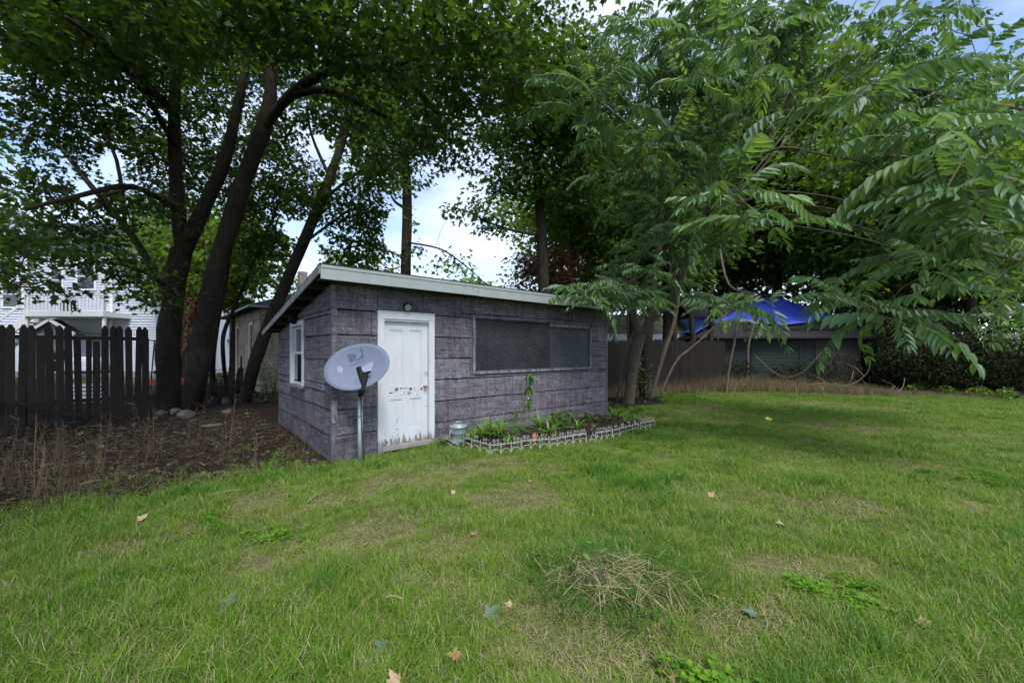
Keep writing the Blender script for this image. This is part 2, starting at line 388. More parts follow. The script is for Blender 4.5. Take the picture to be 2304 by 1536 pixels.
def grassmat(name, lo, hi):
    n = NT(name)
    r = n.n('NewGeometry').outputs['Random Per Island']; o = n.n('ObjectInfo').outputs['Random']
    k = n.math('ADD', n.math('MULTIPLY', n.math('FRACT', n.math('ADD', r, n.math('MULTIPLY', o, 5.17))), 0.6), n.math('MULTIPLY', o, 0.4))
    col = n.ramp(k, [(0.1, lo), (0.9, hi)])
    b = n.t.nodes.new('ShaderNodeBsdfPrincipled'); n.put(b.inputs['Base Color'], col); b.inputs['Roughness'].default_value = 0.55; b.inputs['Specular IOR Level'].default_value = 0.3
    tr = n.t.nodes.new('ShaderNodeBsdfTranslucent'); n.put(tr.inputs['Color'], n.mix(1.0, col, (1.4, 1.4, 0.7), 'MULTIPLY'))
    ms = n.t.nodes.new('ShaderNodeMixShader'); ms.inputs[0].default_value = 0.3
    n.t.links.new(b.outputs[0], ms.inputs[1]); n.t.links.new(tr.outputs[0], ms.inputs[2]); n.t.links.new(ms.outputs[0], n.out.inputs['Surface'])
    return n.m
M['grass'] = grassmat('green_grass', (0.056, 0.150, 0.008), (0.150, 0.310, 0.020))
M['grassy'] = grassmat('yellow_green_grass', (0.110, 0.205, 0.010), (0.240, 0.360, 0.030))
M['grassd'] = grassmat('dark_green_grass', (0.030, 0.105, 0.010), (0.085, 0.215, 0.022))
M['straw'] = grassmat('dry_straw', (0.23, 0.19, 0.10), (0.50, 0.43, 0.26))
M['weed'] = grassmat('dry_brown_weed', (0.075, 0.052, 0.032), (0.20, 0.145, 0.09))
M['litter'] = grassmat('leaf_litter', (0.017, 0.014, 0.010), (0.145, 0.118, 0.088))
def ground_mat():
    n = NT('lawn_soil'); pos = n.n('NewGeometry').outputs['Position']; xyz = n.n('SeparateXYZ', Vector=pos)
    # the bare bed lies beyond a line running alongside the shed
    d = n.math('ADD', n.math('MULTIPLY', xyz.outputs[0], 0.69), n.math('MULTIPLY', xyz.outputs[1], -0.73))
    d = n.math('ADD', d, 1.849 + 4.066)
    d = n.math('ADD', d, n.math('MULTIPLY', n.math('SUBTRACT', n.noise(pos, 1.1, 4), 0.5), 1.2))
    lawn = n.math('MAXIMUM', n.ramp(d, [(0.0, 0.0), (0.30, 1.0)]), n.ramp(n.math('MULTIPLY', xyz.outputs[1], 0.02), [(0.36, 0.0), (0.42, 1.0)]))
    g = n.noise(pos, 26, 5, 0.7); h = n.noise(pos, 0.8, 4, 0.6)
    thatch = n.mix(n.ramp(h, [(0.42, 0.0), (0.68, 1.0)]), n.ramp(g, [(0.3, (0.030, 0.060, 0.010)), (0.7, (0.085, 0.125, 0.025))]), n.ramp(g, [(0.3, (0.11, 0.095, 0.045)), (0.7, (0.23, 0.20, 0.11))]))
    soil = n.ramp(g, [(0.3, (0.008, 0.007, 0.005)), (0.6, (0.024, 0.018, 0.013)), (0.8, (0.07, 0.055, 0.04))])
    return n.finish(n.mix(lawn, soil, thatch), 0.95, 0.1, 0, n.bump(g, 0.8, 0.03))
M['ground'] = ground_mat()
M['bedsoil'] = simple('bed_soil', (0.04, 0.028, 0.02), 0.95, 0.1, 0.6, 18, 0, 0.9)
M['leafbrown'] = simple('dead_leaf_brown', (0.30, 0.17, 0.09), 0.75, 0.2, 0.4, 20)
M['leafgreyg'] = simple('dull_grey_green_leaf', (0.085, 0.125, 0.075), 0.6, 0.3, 0.35, 14)
M['leafpale'] = simple('pale_leaf_underside', (0.26, 0.30, 0.19), 0.7, 0.2, 0.3, 18)
M['leaftan'] = simple('tan_dead_leaf', (0.42, 0.30, 0.18), 0.75, 0.2, 0.3, 20)
M['leafyellow'] = simple('yellow_leaf', (0.62, 0.52, 0.08), 0.6, 0.3, 0.2, 20)
M['leafgrey'] = simple('withered_grey_leaf', (0.17, 0.15, 0.145), 0.8, 0.2, 0.4, 16)
# ------------------------------------------------------------------ the ground
def gz(x, y):
    x = np.asarray(x, float); y = np.asarray(y, float)
    near = np.clip((np.hypot(x, y) < 60) * 1.0, 0, 1)
    return (fbm(x * 0.55 + 31, y * 0.55 + 17, 3) - 0.5) * 0.11 * near + (vnoise(x * 2.6, y * 2.6, 9) - 0.5) * 0.02 * near
def gzf(x, y): return float(gz(x, y))
def axis(lo, hi, step, far):
    a = list(np.arange(lo, hi + 1e-6, step)); s = step; p = hi
    while p < far: s *= 1.5; p += s; a.append(p)
    s = step; p = lo; b = []
    while p > -far: s *= 1.5; p -= s; b.append(p)
    return np.array(b[::-1] + a)
gx, gy = axis(-16, 20, 0.22, 420), axis(-2, 24, 0.22, 420)
XX, YY = np.meshgrid(gx, gy); ZZ = gz(XX, YY)
nx, ny = len(gx), len(gy); idx = np.arange(nx * ny).reshape(ny, nx)
q = np.stack([idx[:-1, :-1], idx[:-1, 1:], idx[1:, 1:], idx[1:, :-1]], -1).reshape(-1, 4)
gme = raw_mesh('ground', np.stack([XX, YY, ZZ], -1).reshape(-1, 3), q.ravel(), np.arange(len(q)) * 4, np.full(len(q), 4), M['ground'], True)
go = bpy.data.objects.new('ground', gme); link(go); tag(go, None, None, kind='structure')

# ------------------------------------------------------------------ the shed
CX, CY = -2.544, 5.69
UX, UY = Vector((0.763, 0.647, 0)).normalized(), Vector((-0.647, 0.763, 0)).normalized()
SR = math.atan2(UX.y, UX.x)
W, D = 6.35, 3.82
def S(t, s, z=0): return Vector((CX, CY, 0)) + UX * t + UY * s + Vector((0, 0, z))
shed = empty('shed', (CX, CY, 0), SR, 'low grey-purple shed with white door, boarded window and sloping roof', 'shed')
def roof_z(s): return 2.70 - 0.160 * (s + 0.32)          # upper face of the roof, s = distance behind the front wall
def wall_top(s): return roof_z(s) - 0.13

def clip_top(poly, fz):
    'keep what is below the line z = fz(u)'
    out = []
    for i in range(len(poly)):
        a, b = poly[i], poly[(i + 1) % len(poly)]
        da, db = fz(a[0]) - a[1], fz(b[0]) - b[1]
        if da >= 0: out.append(a)
        if (da >= 0) != (db >= 0):
            k = da / (da - db); out.append((a[0] + (b[0] - a[0]) * k, a[1] + (b[1] - a[1]) * k))
    return out
def minus(r, h):
    a0, b0, a1, b1 = r; c0, d0, c1, d1 = h
    if c0 >= a1 or c1 <= a0 or d0 >= b1 or d1 <= b0: return [r]
    out = []
    if d0 > b0: out.append((a0, b0, a1, d0))
    if d1 < b1: out.append((a0, d1, a1, b1))
    m0, m1 = max(b0, d0), min(b1, d1)
    if c0 > a0: out.append((a0, m0, c0, m1))
    if c1 < a1: out.append((c1, m0, a1, m1))
    return out
def panels(wall, length, courses, holes, to3, out, mat, joint, off, fz=None, seed=0, gap=0.005, edge=0.035, thick=0.016):
    rr = random.Random(seed)
    for ci in range(len(courses) - 1):
        z0, z1 = courses[ci], courses[ci + 1]
        jn = joint if not callable(joint) else joint(ci)
        x = -jn * ((ci * off) % 1.0); cuts = []
        while x < length: cuts.append(x); x += jn * rr.uniform(0.93, 1.07)
        cuts.append(length)
        for a, b in zip(cuts[:-1], cuts[1:]):
            a = max(a, edge); b = min(b, length - edge)
            if b - a < 0.03: continue
            rects = [(a, z0, b, z1)]
            for h in holes: rects = [p for r in rects for p in minus(r, h)]
            for r in rects:
                if r[2] - r[0] < 0.03 or r[3] - r[1] < 0.03: continue
                g = gap * rr.uniform(0.6, 1.5)
                poly = [(r[0] + g, r[1] + g), (r[2] - g, r[1] + g), (r[2] - g, r[3] - g + rr.uniform(-.008, .002)), (r[0] + g, r[3] - g + rr.uniform(-.008, .002))]
                if fz: poly = clip_top(poly, fz)
                if len(poly) < 3: continue
                lap = 0.011 + rr.uniform(-.003, .004)
                mb = MB(); n = len(poly); zm, zM = min(p[1] for p in poly), max(p[1] for p in poly)
                back = [to3(u, z) for u, z in poly]
                front = [Vector(to3(u, z)) + Vector(out) * (thick + lap * (zM - z) / max(0.05, zM - zm)) for u, z in poly]
                mb.add(back + front, [tuple(range(n)), tuple(range(n, 2 * n))[::-1]] + [(i, n + i, n + (i + 1) % n, (i + 1) % n) for i in range(n)])
                mb.build('siding_panel', mat, wall)

COURSES = [-0.03, 0.346, 0.71, 1.07, 1.43, 1.79, 2.15, 2.60]
DOOR = (0.632, -0.1, 1.60, 2.155); WIN = (2.385, 1.125, 5.78, 2.225); VENT = (4.42, 0.02, 4.72, 0.21)
# front wall: sheathing in pieces round the openings
fw = MB()
for r in [(0, -0.1, W, 2.56)]:
    rs = [r]
    for h in ((0.735, -0.2, 1.50, 2.02), (2.45, 1.19, 5.72, 2.15), VENT): rs = [p for x in rs for p in minus(x, h)]
    for a0, b0, a1, b1 in rs: fw.box((a0, 0.002, b0), (a1, 0.10, b1))
front = fw.build('front_wall', M['core'], shed)
panels(front, W, COURSES, [DOOR, WIN, VENT], lambda u, z: Vector((u, 0, z)), (0, -1, 0), M['siding'], lambda c: 2.75 if c < 6 else 0.75, 0.37, lambda u: 2.53, 5)
sw = MB()
def slopewall(mb, x0, x1, lo=-0.1, s0=0.0, s1=D):
    poly = [(s0, lo), (s1, lo), (s1, wall_top(s1)), (s0, wall_top(s0))]
    mb.prism([(x0, a, b) for a, b in poly], (x1 - x0, 0, 0))
SWIN = (1.58, 0.95, 2.56, 2.09)
slopewall(sw, 0.002, 0.10, s0=0.1, s1=1.66); slopewall(sw, 0.002, 0.10, s0=2.48)
sw.box((0.002, 1.66, -0.1), (0.10, 2.48, 1.02)); sw.box((0.002, 1.66, 2.02), (0.10, 2.48, 2.2))
side = sw.build('side_wall', M['core'], shed)
panels(side, D, COURSES, [SWIN], lambda u, z: Vector((0, u, z)), (-1, 0, 0), M['siding'], 2.3, 0.41, lambda u: wall_top(u) + 0.02, 11)
sw2 = MB(); slopewall(sw2, W - 0.10, W - 0.002, s0=0.1); sd2 = sw2.build('side_wall', M['core'], shed)
panels(sd2, D, COURSES, [], lambda u, z: Vector((W, u, z)), (1, 0, 0), M['siding'], 1.27, 0.33, lambda u: wall_top(u) + 0.02, 21)
bw = MB().box((0.1, D - 0.1, -0.1), (W - 0.1, D, wall_top(D))).build('back_wall', M['core'], shed)
panels(bw, W, COURSES, [], lambda u, z: Vector((u, D, z)), (0, 1, 0), M['siding'], 1.3, 0.3, lambda u: wall_top(D), 31)
# corner boards: old narrow strips, split and partly missing
for k, (z0, z1, dx) in enumerate([(-0.02, 0.52, 0.0), (0.53, 0.86, 0.004), (0.87, 1.16, -0.003), (1.18, 2.50, 0.002)]):
    MB().box((-0.030, -0.034, z0), (0.038 + dx, -0.002, z1)).build('corner_strip', M['trim'] if k == 1 else M['siding'], shed)
    MB().box((-0.032, 0.0, z0), (-0.002, 0.034 + dx, z1 - 0.01)).build('corner_strip', M['siding'], shed)
MB().box((W - 0.038, -0.034, -0.02), (W + 0.03, -0.002, 2.5)).build('corner_strip', M['siding'], shed)
# vent hole at the foot of the front wall
MB().box((VENT[0], 0.28, VENT[1]), (VENT[2], 0.30, VENT[3])).build('vent_hole_back', M['core'], shed)

# roof
X0, X1, Y0, Y1 = -0.25, W + 0.25, -0.30, D + 0.32
rf = MB().prism([(X0, Y0, roof_z(Y0) - 0.03), (X0, Y1, roof_z(Y1) - 0.03), (X0, Y1, roof_z(Y1)), (X0, Y0, roof_z(Y0))], (X1 - X0, 0, 0))
roof = rf.build('roof', M['felt'], shed)
k = 0
for i in range(9):                                   # felt lapped in strips, uneven front lip
    a = Y0 - 0.02 + i * (Y1 - Y0) / 9; b = a + (Y1 - Y0) / 9 + 0.06
    MB().prism([(X0 - 0.015, a, roof_z(a) + 0.012), (X0 - 0.015, b, roof_z(b) + 0.004), (X0 - 0.015, b, roof_z(b) + 0.010), (X0 - 0.015, a, roof_z(a) + 0.020)], (X1 - X0 + 0.03, 0, 0)).build('felt_strip', M['felt'], roof)
for a, b, dz in ((X0, 2.30, 0.0), (2.304, 4.61, -0.004), (4.614, X1, 0.003)):      # fascia in three boards
    MB().box((a, Y0 - 0.022, roof_z(Y0) - 0.185 + dz), (b, Y0 - 0.001, roof_z(Y0) - 0.002)).build('fascia_board', M['fascia'], roof)
    MB().box((a, Y0 - 0.030, roof_z(Y0) - 0.035 + dz), (b, Y0 - 0.0225, roof_z(Y0) + 0.004)).build('drip_edge', M['fascia'], roof)
for xx in (X0 - 0.02, X1):
    MB().prism([(xx, Y0, roof_z(Y0) - 0.115), (xx, Y1, roof_z(Y1) - 0.10), (xx, Y1, roof_z(Y1) - 0.002), (xx, Y0, roof_z(Y0) - 0.002)], (0.02, 0, 0)).build('rake_board', M['trim'], roof)
for i in range(6):                                   # lookouts under the gable overhang
    s = 0.35 + i * 0.62
    MB().box((X0 + 0.01, s, roof_z(s) - 0.125), (0.0, s + 0.05, roof_z(s + 0.05) - 0.035)).build('lookout', M['raft'], roof)
for i in range(11):                                  # rafter tails under the front eave
    x = 0.05 + i * 0.62
    MB().prism([(x, Y0 + 0.01, roof_z(Y0) - 0.15), (x, 0, roof_z(0) - 0.15), (x, 0, roof_z(0) - 0.035), (x, Y0 + 0.01, roof_z(Y0) - 0.035)], (0.045, 0, 0)).build('rafter_tail', M['raft'], roof)
MB().box((X0 + 0.02, Y0 + 0.005, roof_z(Y0) - 0.175), (X1 - 0.02, -0.03, roof_z(Y0) - 0.160)).build('soffit_board', M['raft'], roof)

# door
door = MB().box((0.737, 0.030, 0.085), (1.498, 0.065, 2.017)).build('door', M['door'], shed)
# raised stiles and rails over the recessed ground of the door
def dr(a0, b0, a1, b1, y=0.018, nm='rail', m='door'): return MB().box((a0, y, b0), (a1, 0.0298, b1)).build(nm, M[m], door)
dr(0.738, 0.087, 0.838, 2.015, nm='stile'); dr(1.397, 0.087, 1.497, 2.015, nm='stile')
dr(0.8382, 0.087, 1.3968, 0.29); dr(0.8382, 0.80, 1.3968, 0.99); dr(0.8382, 1.90, 1.3968, 2.015)
dr(1.068, 0.2902, 1.168, 0.7998, nm='muntin'); dr(1.068, 0.9902, 1.168, 1.8998, nm='muntin')
for a0, a1 in ((0.838, 1.068), (1.168, 1.397)):
    for b0, b1 in ((0.29, 0.80), (0.99, 1.90)):
        for q0, w0, q1, w1 in ((a0, b0, a0 + .018, b1), (a1 - .018, b0, a1, b1), (a0 + .0182, b0, a1 - .0182, b0 + .018), (a0 + .0182, b1 - .018, a1 - .0182, b1)):
            MB().prism([(q0 + .0005, 0.0205, w0 + .0005), (q1 - .0005, 0.0205, w0 + .0005), (q1 - .0005, 0.0205, w1 - .0005), (q0 + .0005, 0.0205, w1 - .0005)], (0, 0.009, 0)).build('panel_moulding', M['door'], door)
chip = random.Random(4)
for i in range(34):                                  # flakes of missing paint
    x, z = chip.uniform(0.86, 1.40), chip.choice([chip.uniform(0.83, 0.96), chip.uniform(0.83, 0.96), chip.uniform(0.1, 0.75)])
    if not (0.83 < z < 0.98) and chip.random() < 0.5: x = chip.choice([chip.uniform(0.745, 0.83), chip.uniform(1.07, 1.16), chip.uniform(1.40, 1.49)])
    w, h = chip.uniform(0.006, 0.045), chip.uniform(0.003, 0.012)
    y = 0.0168 if (0.80 < z < 0.99 or x < 0.838 or x > 1.397 or 1.068 < x < 1.168) else 0.0283
    pts = [(x + w * math.cos(a) * chip.uniform(.6, 1.1), y, z + h * math.sin(a) * chip.uniform(.5, 1.2)) for a in [j * math.pi / 3.5 for j in range(7)]]
    MB().prism(pts, (0, 0.001, 0)).build('paint_chip', M['raft'], door)
kn = MB(); kn.lathe([(0.0, 0.06), (0.02, 0.058), (0.028, 0.045), (0.026, 0.032), (0.012, 0.024), (0.011, 0.006), (0.028, 0.004), (0.028, 0.0)], 14, (1.448, 0.018, 0.965), (0, -1, 0))
kn.build('door_knob', M['rust'], door, True)
MB().box((1.435, 0.010, 1.14), (1.448, 0.0178, 1.26)).build('keyhole_plate', M['casing'], door)
MB().tube([(1.455, 0.016, 1.20), (1.462, -0.012, 1.205), (1.475, -0.02, 1.20), (1.49, -0.006, 1.195)], 0.006, 6).build('latch_hook', M['rust'], door)
# casing and jamb
dc = empty('door_frame'); dc.parent = shed
MB().box((0.632, -0.042, -0.06), (0.733, -0.001, 2.05)).build('side_casing', M['casing'], dc)
MB().box((1.502, -0.042, -0.02), (1.60, -0.001, 2.05)).build('side_casing', M['casing'], dc)
MB().box((0.632, -0.044, 2.052), (1.60, -0.001, 2.155)).build('head_casing', M['casing'], dc)
MB().box((0.622, -0.052, 2.157), (1.61, -0.001, 2.172)).build('drip_cap', M['casing'], dc)
for a, b in ((0.7335, 0.7365), (1.4985, 1.5015)): MB().box((a, -0.03, 0.05), (b, 0.07, 2.05)).build('jamb', M['casing'], dc)
MB().box((0.7366, -0.028, 2.020), (1.4984, 0.07, 2.05)).build('head_jamb', M['casing'], dc)
MB().box((0.70, -0.06, 0.015), (1.53, 0.09, 0.082)).build('threshold', M['concrete'], dc)
# lamp over the door
lamp = empty('wall_lamp'); lamp.parent = shed
lamp.location = (1.10, -0.03, 2.27)
MB().lathe([(0.0, 0.022), (0.05, 0.02), (0.055, 0.0)], 16, (0, 0, 0), (0, -1, 0)).build('wall_plate', M['blackmetal'], lamp, True)
MB().lathe([(0.016, 0.0), (0.03, 0.02), (0.046, 0.055), (0.05, 0.075), (0.046, 0.078), (0.0, 0.062)], 16, (0.0, -0.02, -0.005), (-0.15, -0.75, -0.35)).build('lamp_head', M['galv'], lamp, True)
MB().tube([(0.03, -0.02, 0.0), (0.07, -0.04, 0.02), (0.075, -0.035, 0.08)], 0.006, 6).build('lamp_arm', M['blackmetal'], lamp)
# flood lamp under the gable overhang
fl = empty('flood_lamp'); fl.parent = shed; fl.location = (-0.05, 2.05, 2.18)
MB().lathe([(0.02, 0.0), (0.035, 0.05), (0.07, 0.11), (0.075, 0.15), (0.0, 0.14)], 16, (0, 0, 0.02), (-0.5, -0.3, -0.75)).build('lamp_head', M['blackmetal'], fl, True)
MB().box((-0.04, -0.04, 0.0), (0.035, 0.04, 0.06)).build('lamp_box', M['blackmetal'], fl)
# boarded window in the front wall
wf = empty('boarded_window'); wf.parent = shed
MB().box((2.452, 0.02, 1.192), (4.385, 0.045, 2.148)).build('plywood_board', M['ply'], wf)
MB().box((4.395, 0.012, 1.192), (5.718, 0.04, 2.07)).build('plywood_board', M['ply2'], wf)
MB().box((2.395, -0.028, 1.135), (2.447, 0.06, 2.215)).build('side_trim', M['trim'], wf)
MB().box((5.722, -0.028, 1.135), (5.770, 0.06, 2.10)).build('side_trim', M['trim'], wf)
MB().box((2.449, -0.024, 2.152), (4.40, 0.06, 2.215)).build('head_trim', M['siding'], wf)
MB().box((4.402, -0.020, 2.074), (5.720, 0.06, 2.135)).build('head_trim', M['trim'], wf)
MB().box((4.402, -0.012, 2.137), (5.770, 0.05, 2.22)).build('filler_board', M['siding'], wf)
MB().box((2.449, -0.050, 1.135), (5.720, 0.06, 1.188)).build('sill', M['trim'], wf)
nr = random.Random(2)
for i in range(14):
    x, z = nr.uniform(2.5, 4.34), nr.uniform(1.24, 2.1)
    MB().lathe([(0.0, 0.003), (0.006, 0.0015), (0.008, 0.0)], 7, (x, 0.0195, z), (0, -1, 0)).build('nail_head', M['ply2'], wf)
# sash window in the side wall
sg = empty('sash_window'); sg.parent = shed
a, b, zb, zt = 1.58, 2.56, 0.95, 2.09
MB().box((-0.045, a, zb), (0.09, a + 0.085, zt)).build('side_casing', M['casing'], sg)
MB().box((-0.045, b - 0.085, zb), (0.09, b, zt)).build('side_casing', M['casing'], sg)
MB().box((-0.047, a + 0.086, zt - 0.08), (0.09, b - 0.086, zt)).build('head_casing', M['casing'], sg)
MB().box((-0.085, a - 0.03, zb - 0.045), (0.09, b + 0.03, zb - 0.002)).build('window_sill', M['trim'], sg)
for z0, z1, xx in ((zb + 0.002, 1.545, 0.02), (1.50, zt - 0.082, 0.052)):
    sh = empty('sash'); sh.parent = sg
    for yy in (a + 0.087, b - 0.132): MB().box((xx - 0.02, yy, z0), (xx + 0.01, yy + 0.045, z1)).build('sash_stile', M['casing'], sh)
    for zz in (z0, z1 - 0.045): MB().box((xx - 0.019, a + 0.133, zz), (xx + 0.009, b - 0.133, zz + 0.045)).build('sash_rail', M['casing'], sh)
    MB().box((xx - 0.008, a + 0.133, z0 + 0.046), (xx - 0.004, b - 0.133, z1 - 0.046)).build('pane', M['glass'], sh)

# ------------------------------------------------------------------ satellite dish on its pole
pole_at = G(810, 1036); pole_at.z = gzf(pole_at.x, pole_at.y)
sat = empty('satellite_dish', pole_at, 0, 'grey-blue oval satellite dish on a galvanised pole by the shed door', 'satellite dish')
ph = 1.02
MB().tube([(0, 0, -0.1), (0.002, 0, 0.4), (0.004, 0, ph - 0.09)], 0.033, 14).build('pole', M['galvpole'], sat, True)
MB().lathe([(0.034, 0.0), (0.043, 0.0), (0.043, 0.035), (0.034, 0.035)], 14, (0.004, 0, ph - 0.12)).build('collar', M['rust'], sat, True)
MB().tube([(0.004, 0, ph - 0.1), (0.008, 0.01, ph), (0.012, 0.03, ph + 0.08)], [0.03, 0.034, 0.03], 10).build('mount_head', M['blackmetal'], sat, True)
MB().tube([(0.01, -0.035, ph - 0.02), (0.035, -0.042, ph - 0.2), (0.028, -0.046, ph - 0.32), (0.036, -0.040, ph - 0.45), (0.044, -0.038, ph - 0.62), (0.052, -0.045, 0.32), (0.075, -0.05, 0.12), (0.07, -0.04, -0.02)], 0.0065, 6).build('cable', M['rubber'], sat, True)
MB().tube([(-0.036, -0.036, 0.66), (0.04, -0.042, 0.664)], 0.004, 5).build('cable_tie', M['rubber'], sat)
# reflector: an oval bowl facing the camera, tipped back
dc_w = P(802, 824, pole_at.y - 0.12) - pole_at
A, B, DEP = 0.468, 0.335, 0.060
Rd = Matrix.Rotation(rad(-7), 3, 'Z') @ Matrix.Rotation(rad(90 - 20), 3, 'X') @ Matrix.Rotation(rad(9.0), 3, 'Z')
def dz(u, v): return DEP * ((u / A) ** 2 + (v / B) ** 2 - 1)
def dpt(u, v, lift=0.0): return Vector(dc_w) + Rd @ Vector((u, v, dz(u, v) + lift))
mb = MB(); n, m = 56, 9; mb.v.append(tuple(dpt(0, 0)))
for i in range(1, m + 1):
    for j in range(n):
        a = 2 * math.pi * j / n; r = i / m; mb.v.append(tuple(dpt(A * r * math.cos(a), B * r * math.sin(a))))
for j in range(n): mb.f.append((0, 1 + j, 1 + (j + 1) % n))
for i in range(m - 1):
    for j in range(n):
        a = 1 + i * n + j; b = 1 + i * n + (j + 1) % n; mb.f.append((a, a + n, b + n, b))
refl = mb.build('reflector', M['dish'], sat, True)
sm = refl.modifiers.new('thickness', 'SOLIDIFY'); sm.thickness = 0.006; sm.offset = -1
mb = MB(); mb.tube([dpt(A * math.cos(2 * math.pi * j / n), B * math.sin(2 * math.pi * j / n), -0.004) for j in range(n + 1)], 0.0065, 6, False)
mb.build('rim', M['dish'], sat, True)
# flat print on the dish; (px, py) are spots of a face-on drawing
K = 0.932 / 1770
def duv(px, py):
    x, y = (px - 1120) * K, -(py - 705) * K * 1.17
    c, s = math.cos(rad(0)), math.sin(rad(0)); return (x * c - y * s, x * s + y * c)
def decal(name, pts, mat, lift=0.0045, parent=None):
    mb = MB(); P3 = [dpt(*duv(*p), lift) for p in pts]; mb.add(P3, [tuple(range(len(P3)))]); return mb.build(name, mat, parent or refl)
decal('emblem', [(830, 360), (920, 352), (1000, 362), (1062, 385), (1082, 425), (1060, 470), (1000, 515), (890, 560)], M['dishmark'])
decal('emblem', [(1165, 290), (1235, 275), (1262, 370), (1292, 478), (1150, 510), (1010, 540), (1120, 488), (1200, 430), (1232, 370), (1215, 310)], M['dishmark'])
decal('sticker_patch', [(1250, 690), (1400, 650), (1530, 610), (1548, 700), (1520, 760), (1480, 870), (1335, 915), (1280, 825), (1190, 830), (1165, 760)], M['dishpale'], 0.004)
decal('scuff', [(540, 650), (600, 600), (680, 640), (715, 700), (690, 780), (620, 780), (560, 710)], M['dishpale'], 0.0035)
def stroke(pts, w, mat, name='scratch'):
    mb = MB()
    for p, q2 in zip(pts[:-1], pts[1:]):
        a, b = Vector(duv(*p)), Vector(duv(*q2)); t = (b - a).normalized(); nn = Vector((-t.y, t.x)) * w
        mb.add([dpt(*(a + nn), .0055), dpt(*(a - nn), .0055), dpt(*(b - nn), .0055), dpt(*(b + nn), .0055)], [(0, 1, 2, 3)])
    return mb.build(name, mat, refl)
stroke([(1148, 700), (1180, 825), (1280, 825), (1330, 915)], 0.0035, M['dishmark'])
stroke([(1500, 770), (1560, 740), (1600, 748)], 0.0025, M['dishmark'])
for q0 in ((1040, 882), (1130, 1180), (1130, 1190), (1240, 650)): decal('scuff', [(q0[0] - 22, q0[1]), (q0[0], q0[1] - 9), (q0[0] + 24, q0[1] - 2), (q0[0], q0[1] + 9)], M['dishpale'], 0.005)
def letters(txt, p0, p1, hpx, mat, shear=0.0, space=1.0):
    cu = bpy.data.curves.new('lettering', 'FONT'); cu.body = txt; cu.size = 1.0; cu.space_character = space; cu.shear = shear; cu.resolution_u = 2
    to = bpy.data.objects.new('lettering', cu); C.objects.link(to)
    me = bpy.data.meshes.new_from_object(to.evaluated_get(bpy.context.evaluated_depsgraph_get()))
    C.objects.unlink(to); bpy.data.objects.remove(to)
    co = np.array([v.co[:] for v in me.vertices]); w = co[:, 0].max(); d = Vector((p1[0] - p0[0], p1[1] - p0[1]))
    nrm = Vector((d.y, -d.x)).normalized()
    for v in me.vertices:
        q2 = Vector(p0) + d * (v.co.x / w) + nrm * (v.co.y * hpx / 0.7); v.co = dpt(*duv(q2.x, q2.y), 0.0055)
    me.materials.clear(); me.materials.append(mat); me.update()
    return place('lettering', me, refl)
letters('DIRECTV', (895, 655), (1310, 572), 48, M['dishmark'], 0, 1.25)
letters('Slimline', (1030, 1062), (1300, 1010), 55, M['dishfaint'], 0.35)
# feed arm: starts under the bowl and reaches forward and up; its end is cut off
tip = dpt(*duv(1415, 900), 0.06)
root = Vector((0.02, -0.02, ph - 0.05))
bot = dpt(*duv(1335, 1235), 0.03)
mb = MB(); mb.bar(root, bot + Vector((0.0, -0.012, -0.03)), 0.055, 0.05, (0, 1, 0)); mb.bar(bot + Vector((0.0, -0.012, -0.045)), tip, 0.048, 0.04, (0, 1, 0))
mb.build('feed_arm', M['blackmetal'], sat)
t2 = (tip - bot).normalized()
MB().bar(tip + Vector((-0.05, -0.01, -0.012)), tip + Vector((0.06, -0.01, 0.012)), 0.02, 0.03).build('arm_bracket', M['blackmetal'], sat)
MB().tube([bot + Vector((0, 0.05, 0.0)), dpt(0, 0, -0.03) ], [0.03, 0.05], 8).build('back_strut', M['blackmetal'], sat)

# ------------------------------------------------------------------ small galvanised can with lid
ca = G(1031, 1000); ca.z = gzf(ca.x, ca.y)
can = empty('metal_can', ca, 0.4, 'small galvanised can with a lid behind the white wire edging', 'can'); can.scale = (.86, .86, .9)
MB().lathe([(0.0, 0.0), (0.135, 0.0), (0.14, 0.02), (0.142, 0.06), (0.147, 0.065), (0.146, 0.075), (0.15, 0.21), (0.156, 0.215), (0.155, 0.225), (0.16, 0.335), (0.166, 0.34), (0.16, 0.345)], 32).build('body', M['galv'], can, True)
lid = MB().lathe([(0.172, 0.318), (0.175, 0.325), (0.175, 0.352), (0.16, 0.36), (0.12, 0.366), (0.118, 0.374), (0.07, 0.384), (0.0, 0.388)], 32).build('lid', M['galv'], can, True)
MB().tube([(-0.06, 0, 0.382), (-0.055, 0, 0.408), (-0.03, 0, 0.42), (0.03, 0, 0.42), (0.055, 0, 0.408), (0.06, 0, 0.382)], 0.008, 8).build('lid_handle', M['galv'], lid, True)
MB().tube([(-0.13, -0.08, 0.30), (-0.19, -0.12, 0.27), (-0.2, -0.12, 0.18), (-0.15, -0.1, 0.12)], 0.004, 6).build('wire_handle', M['wire'], can, True)

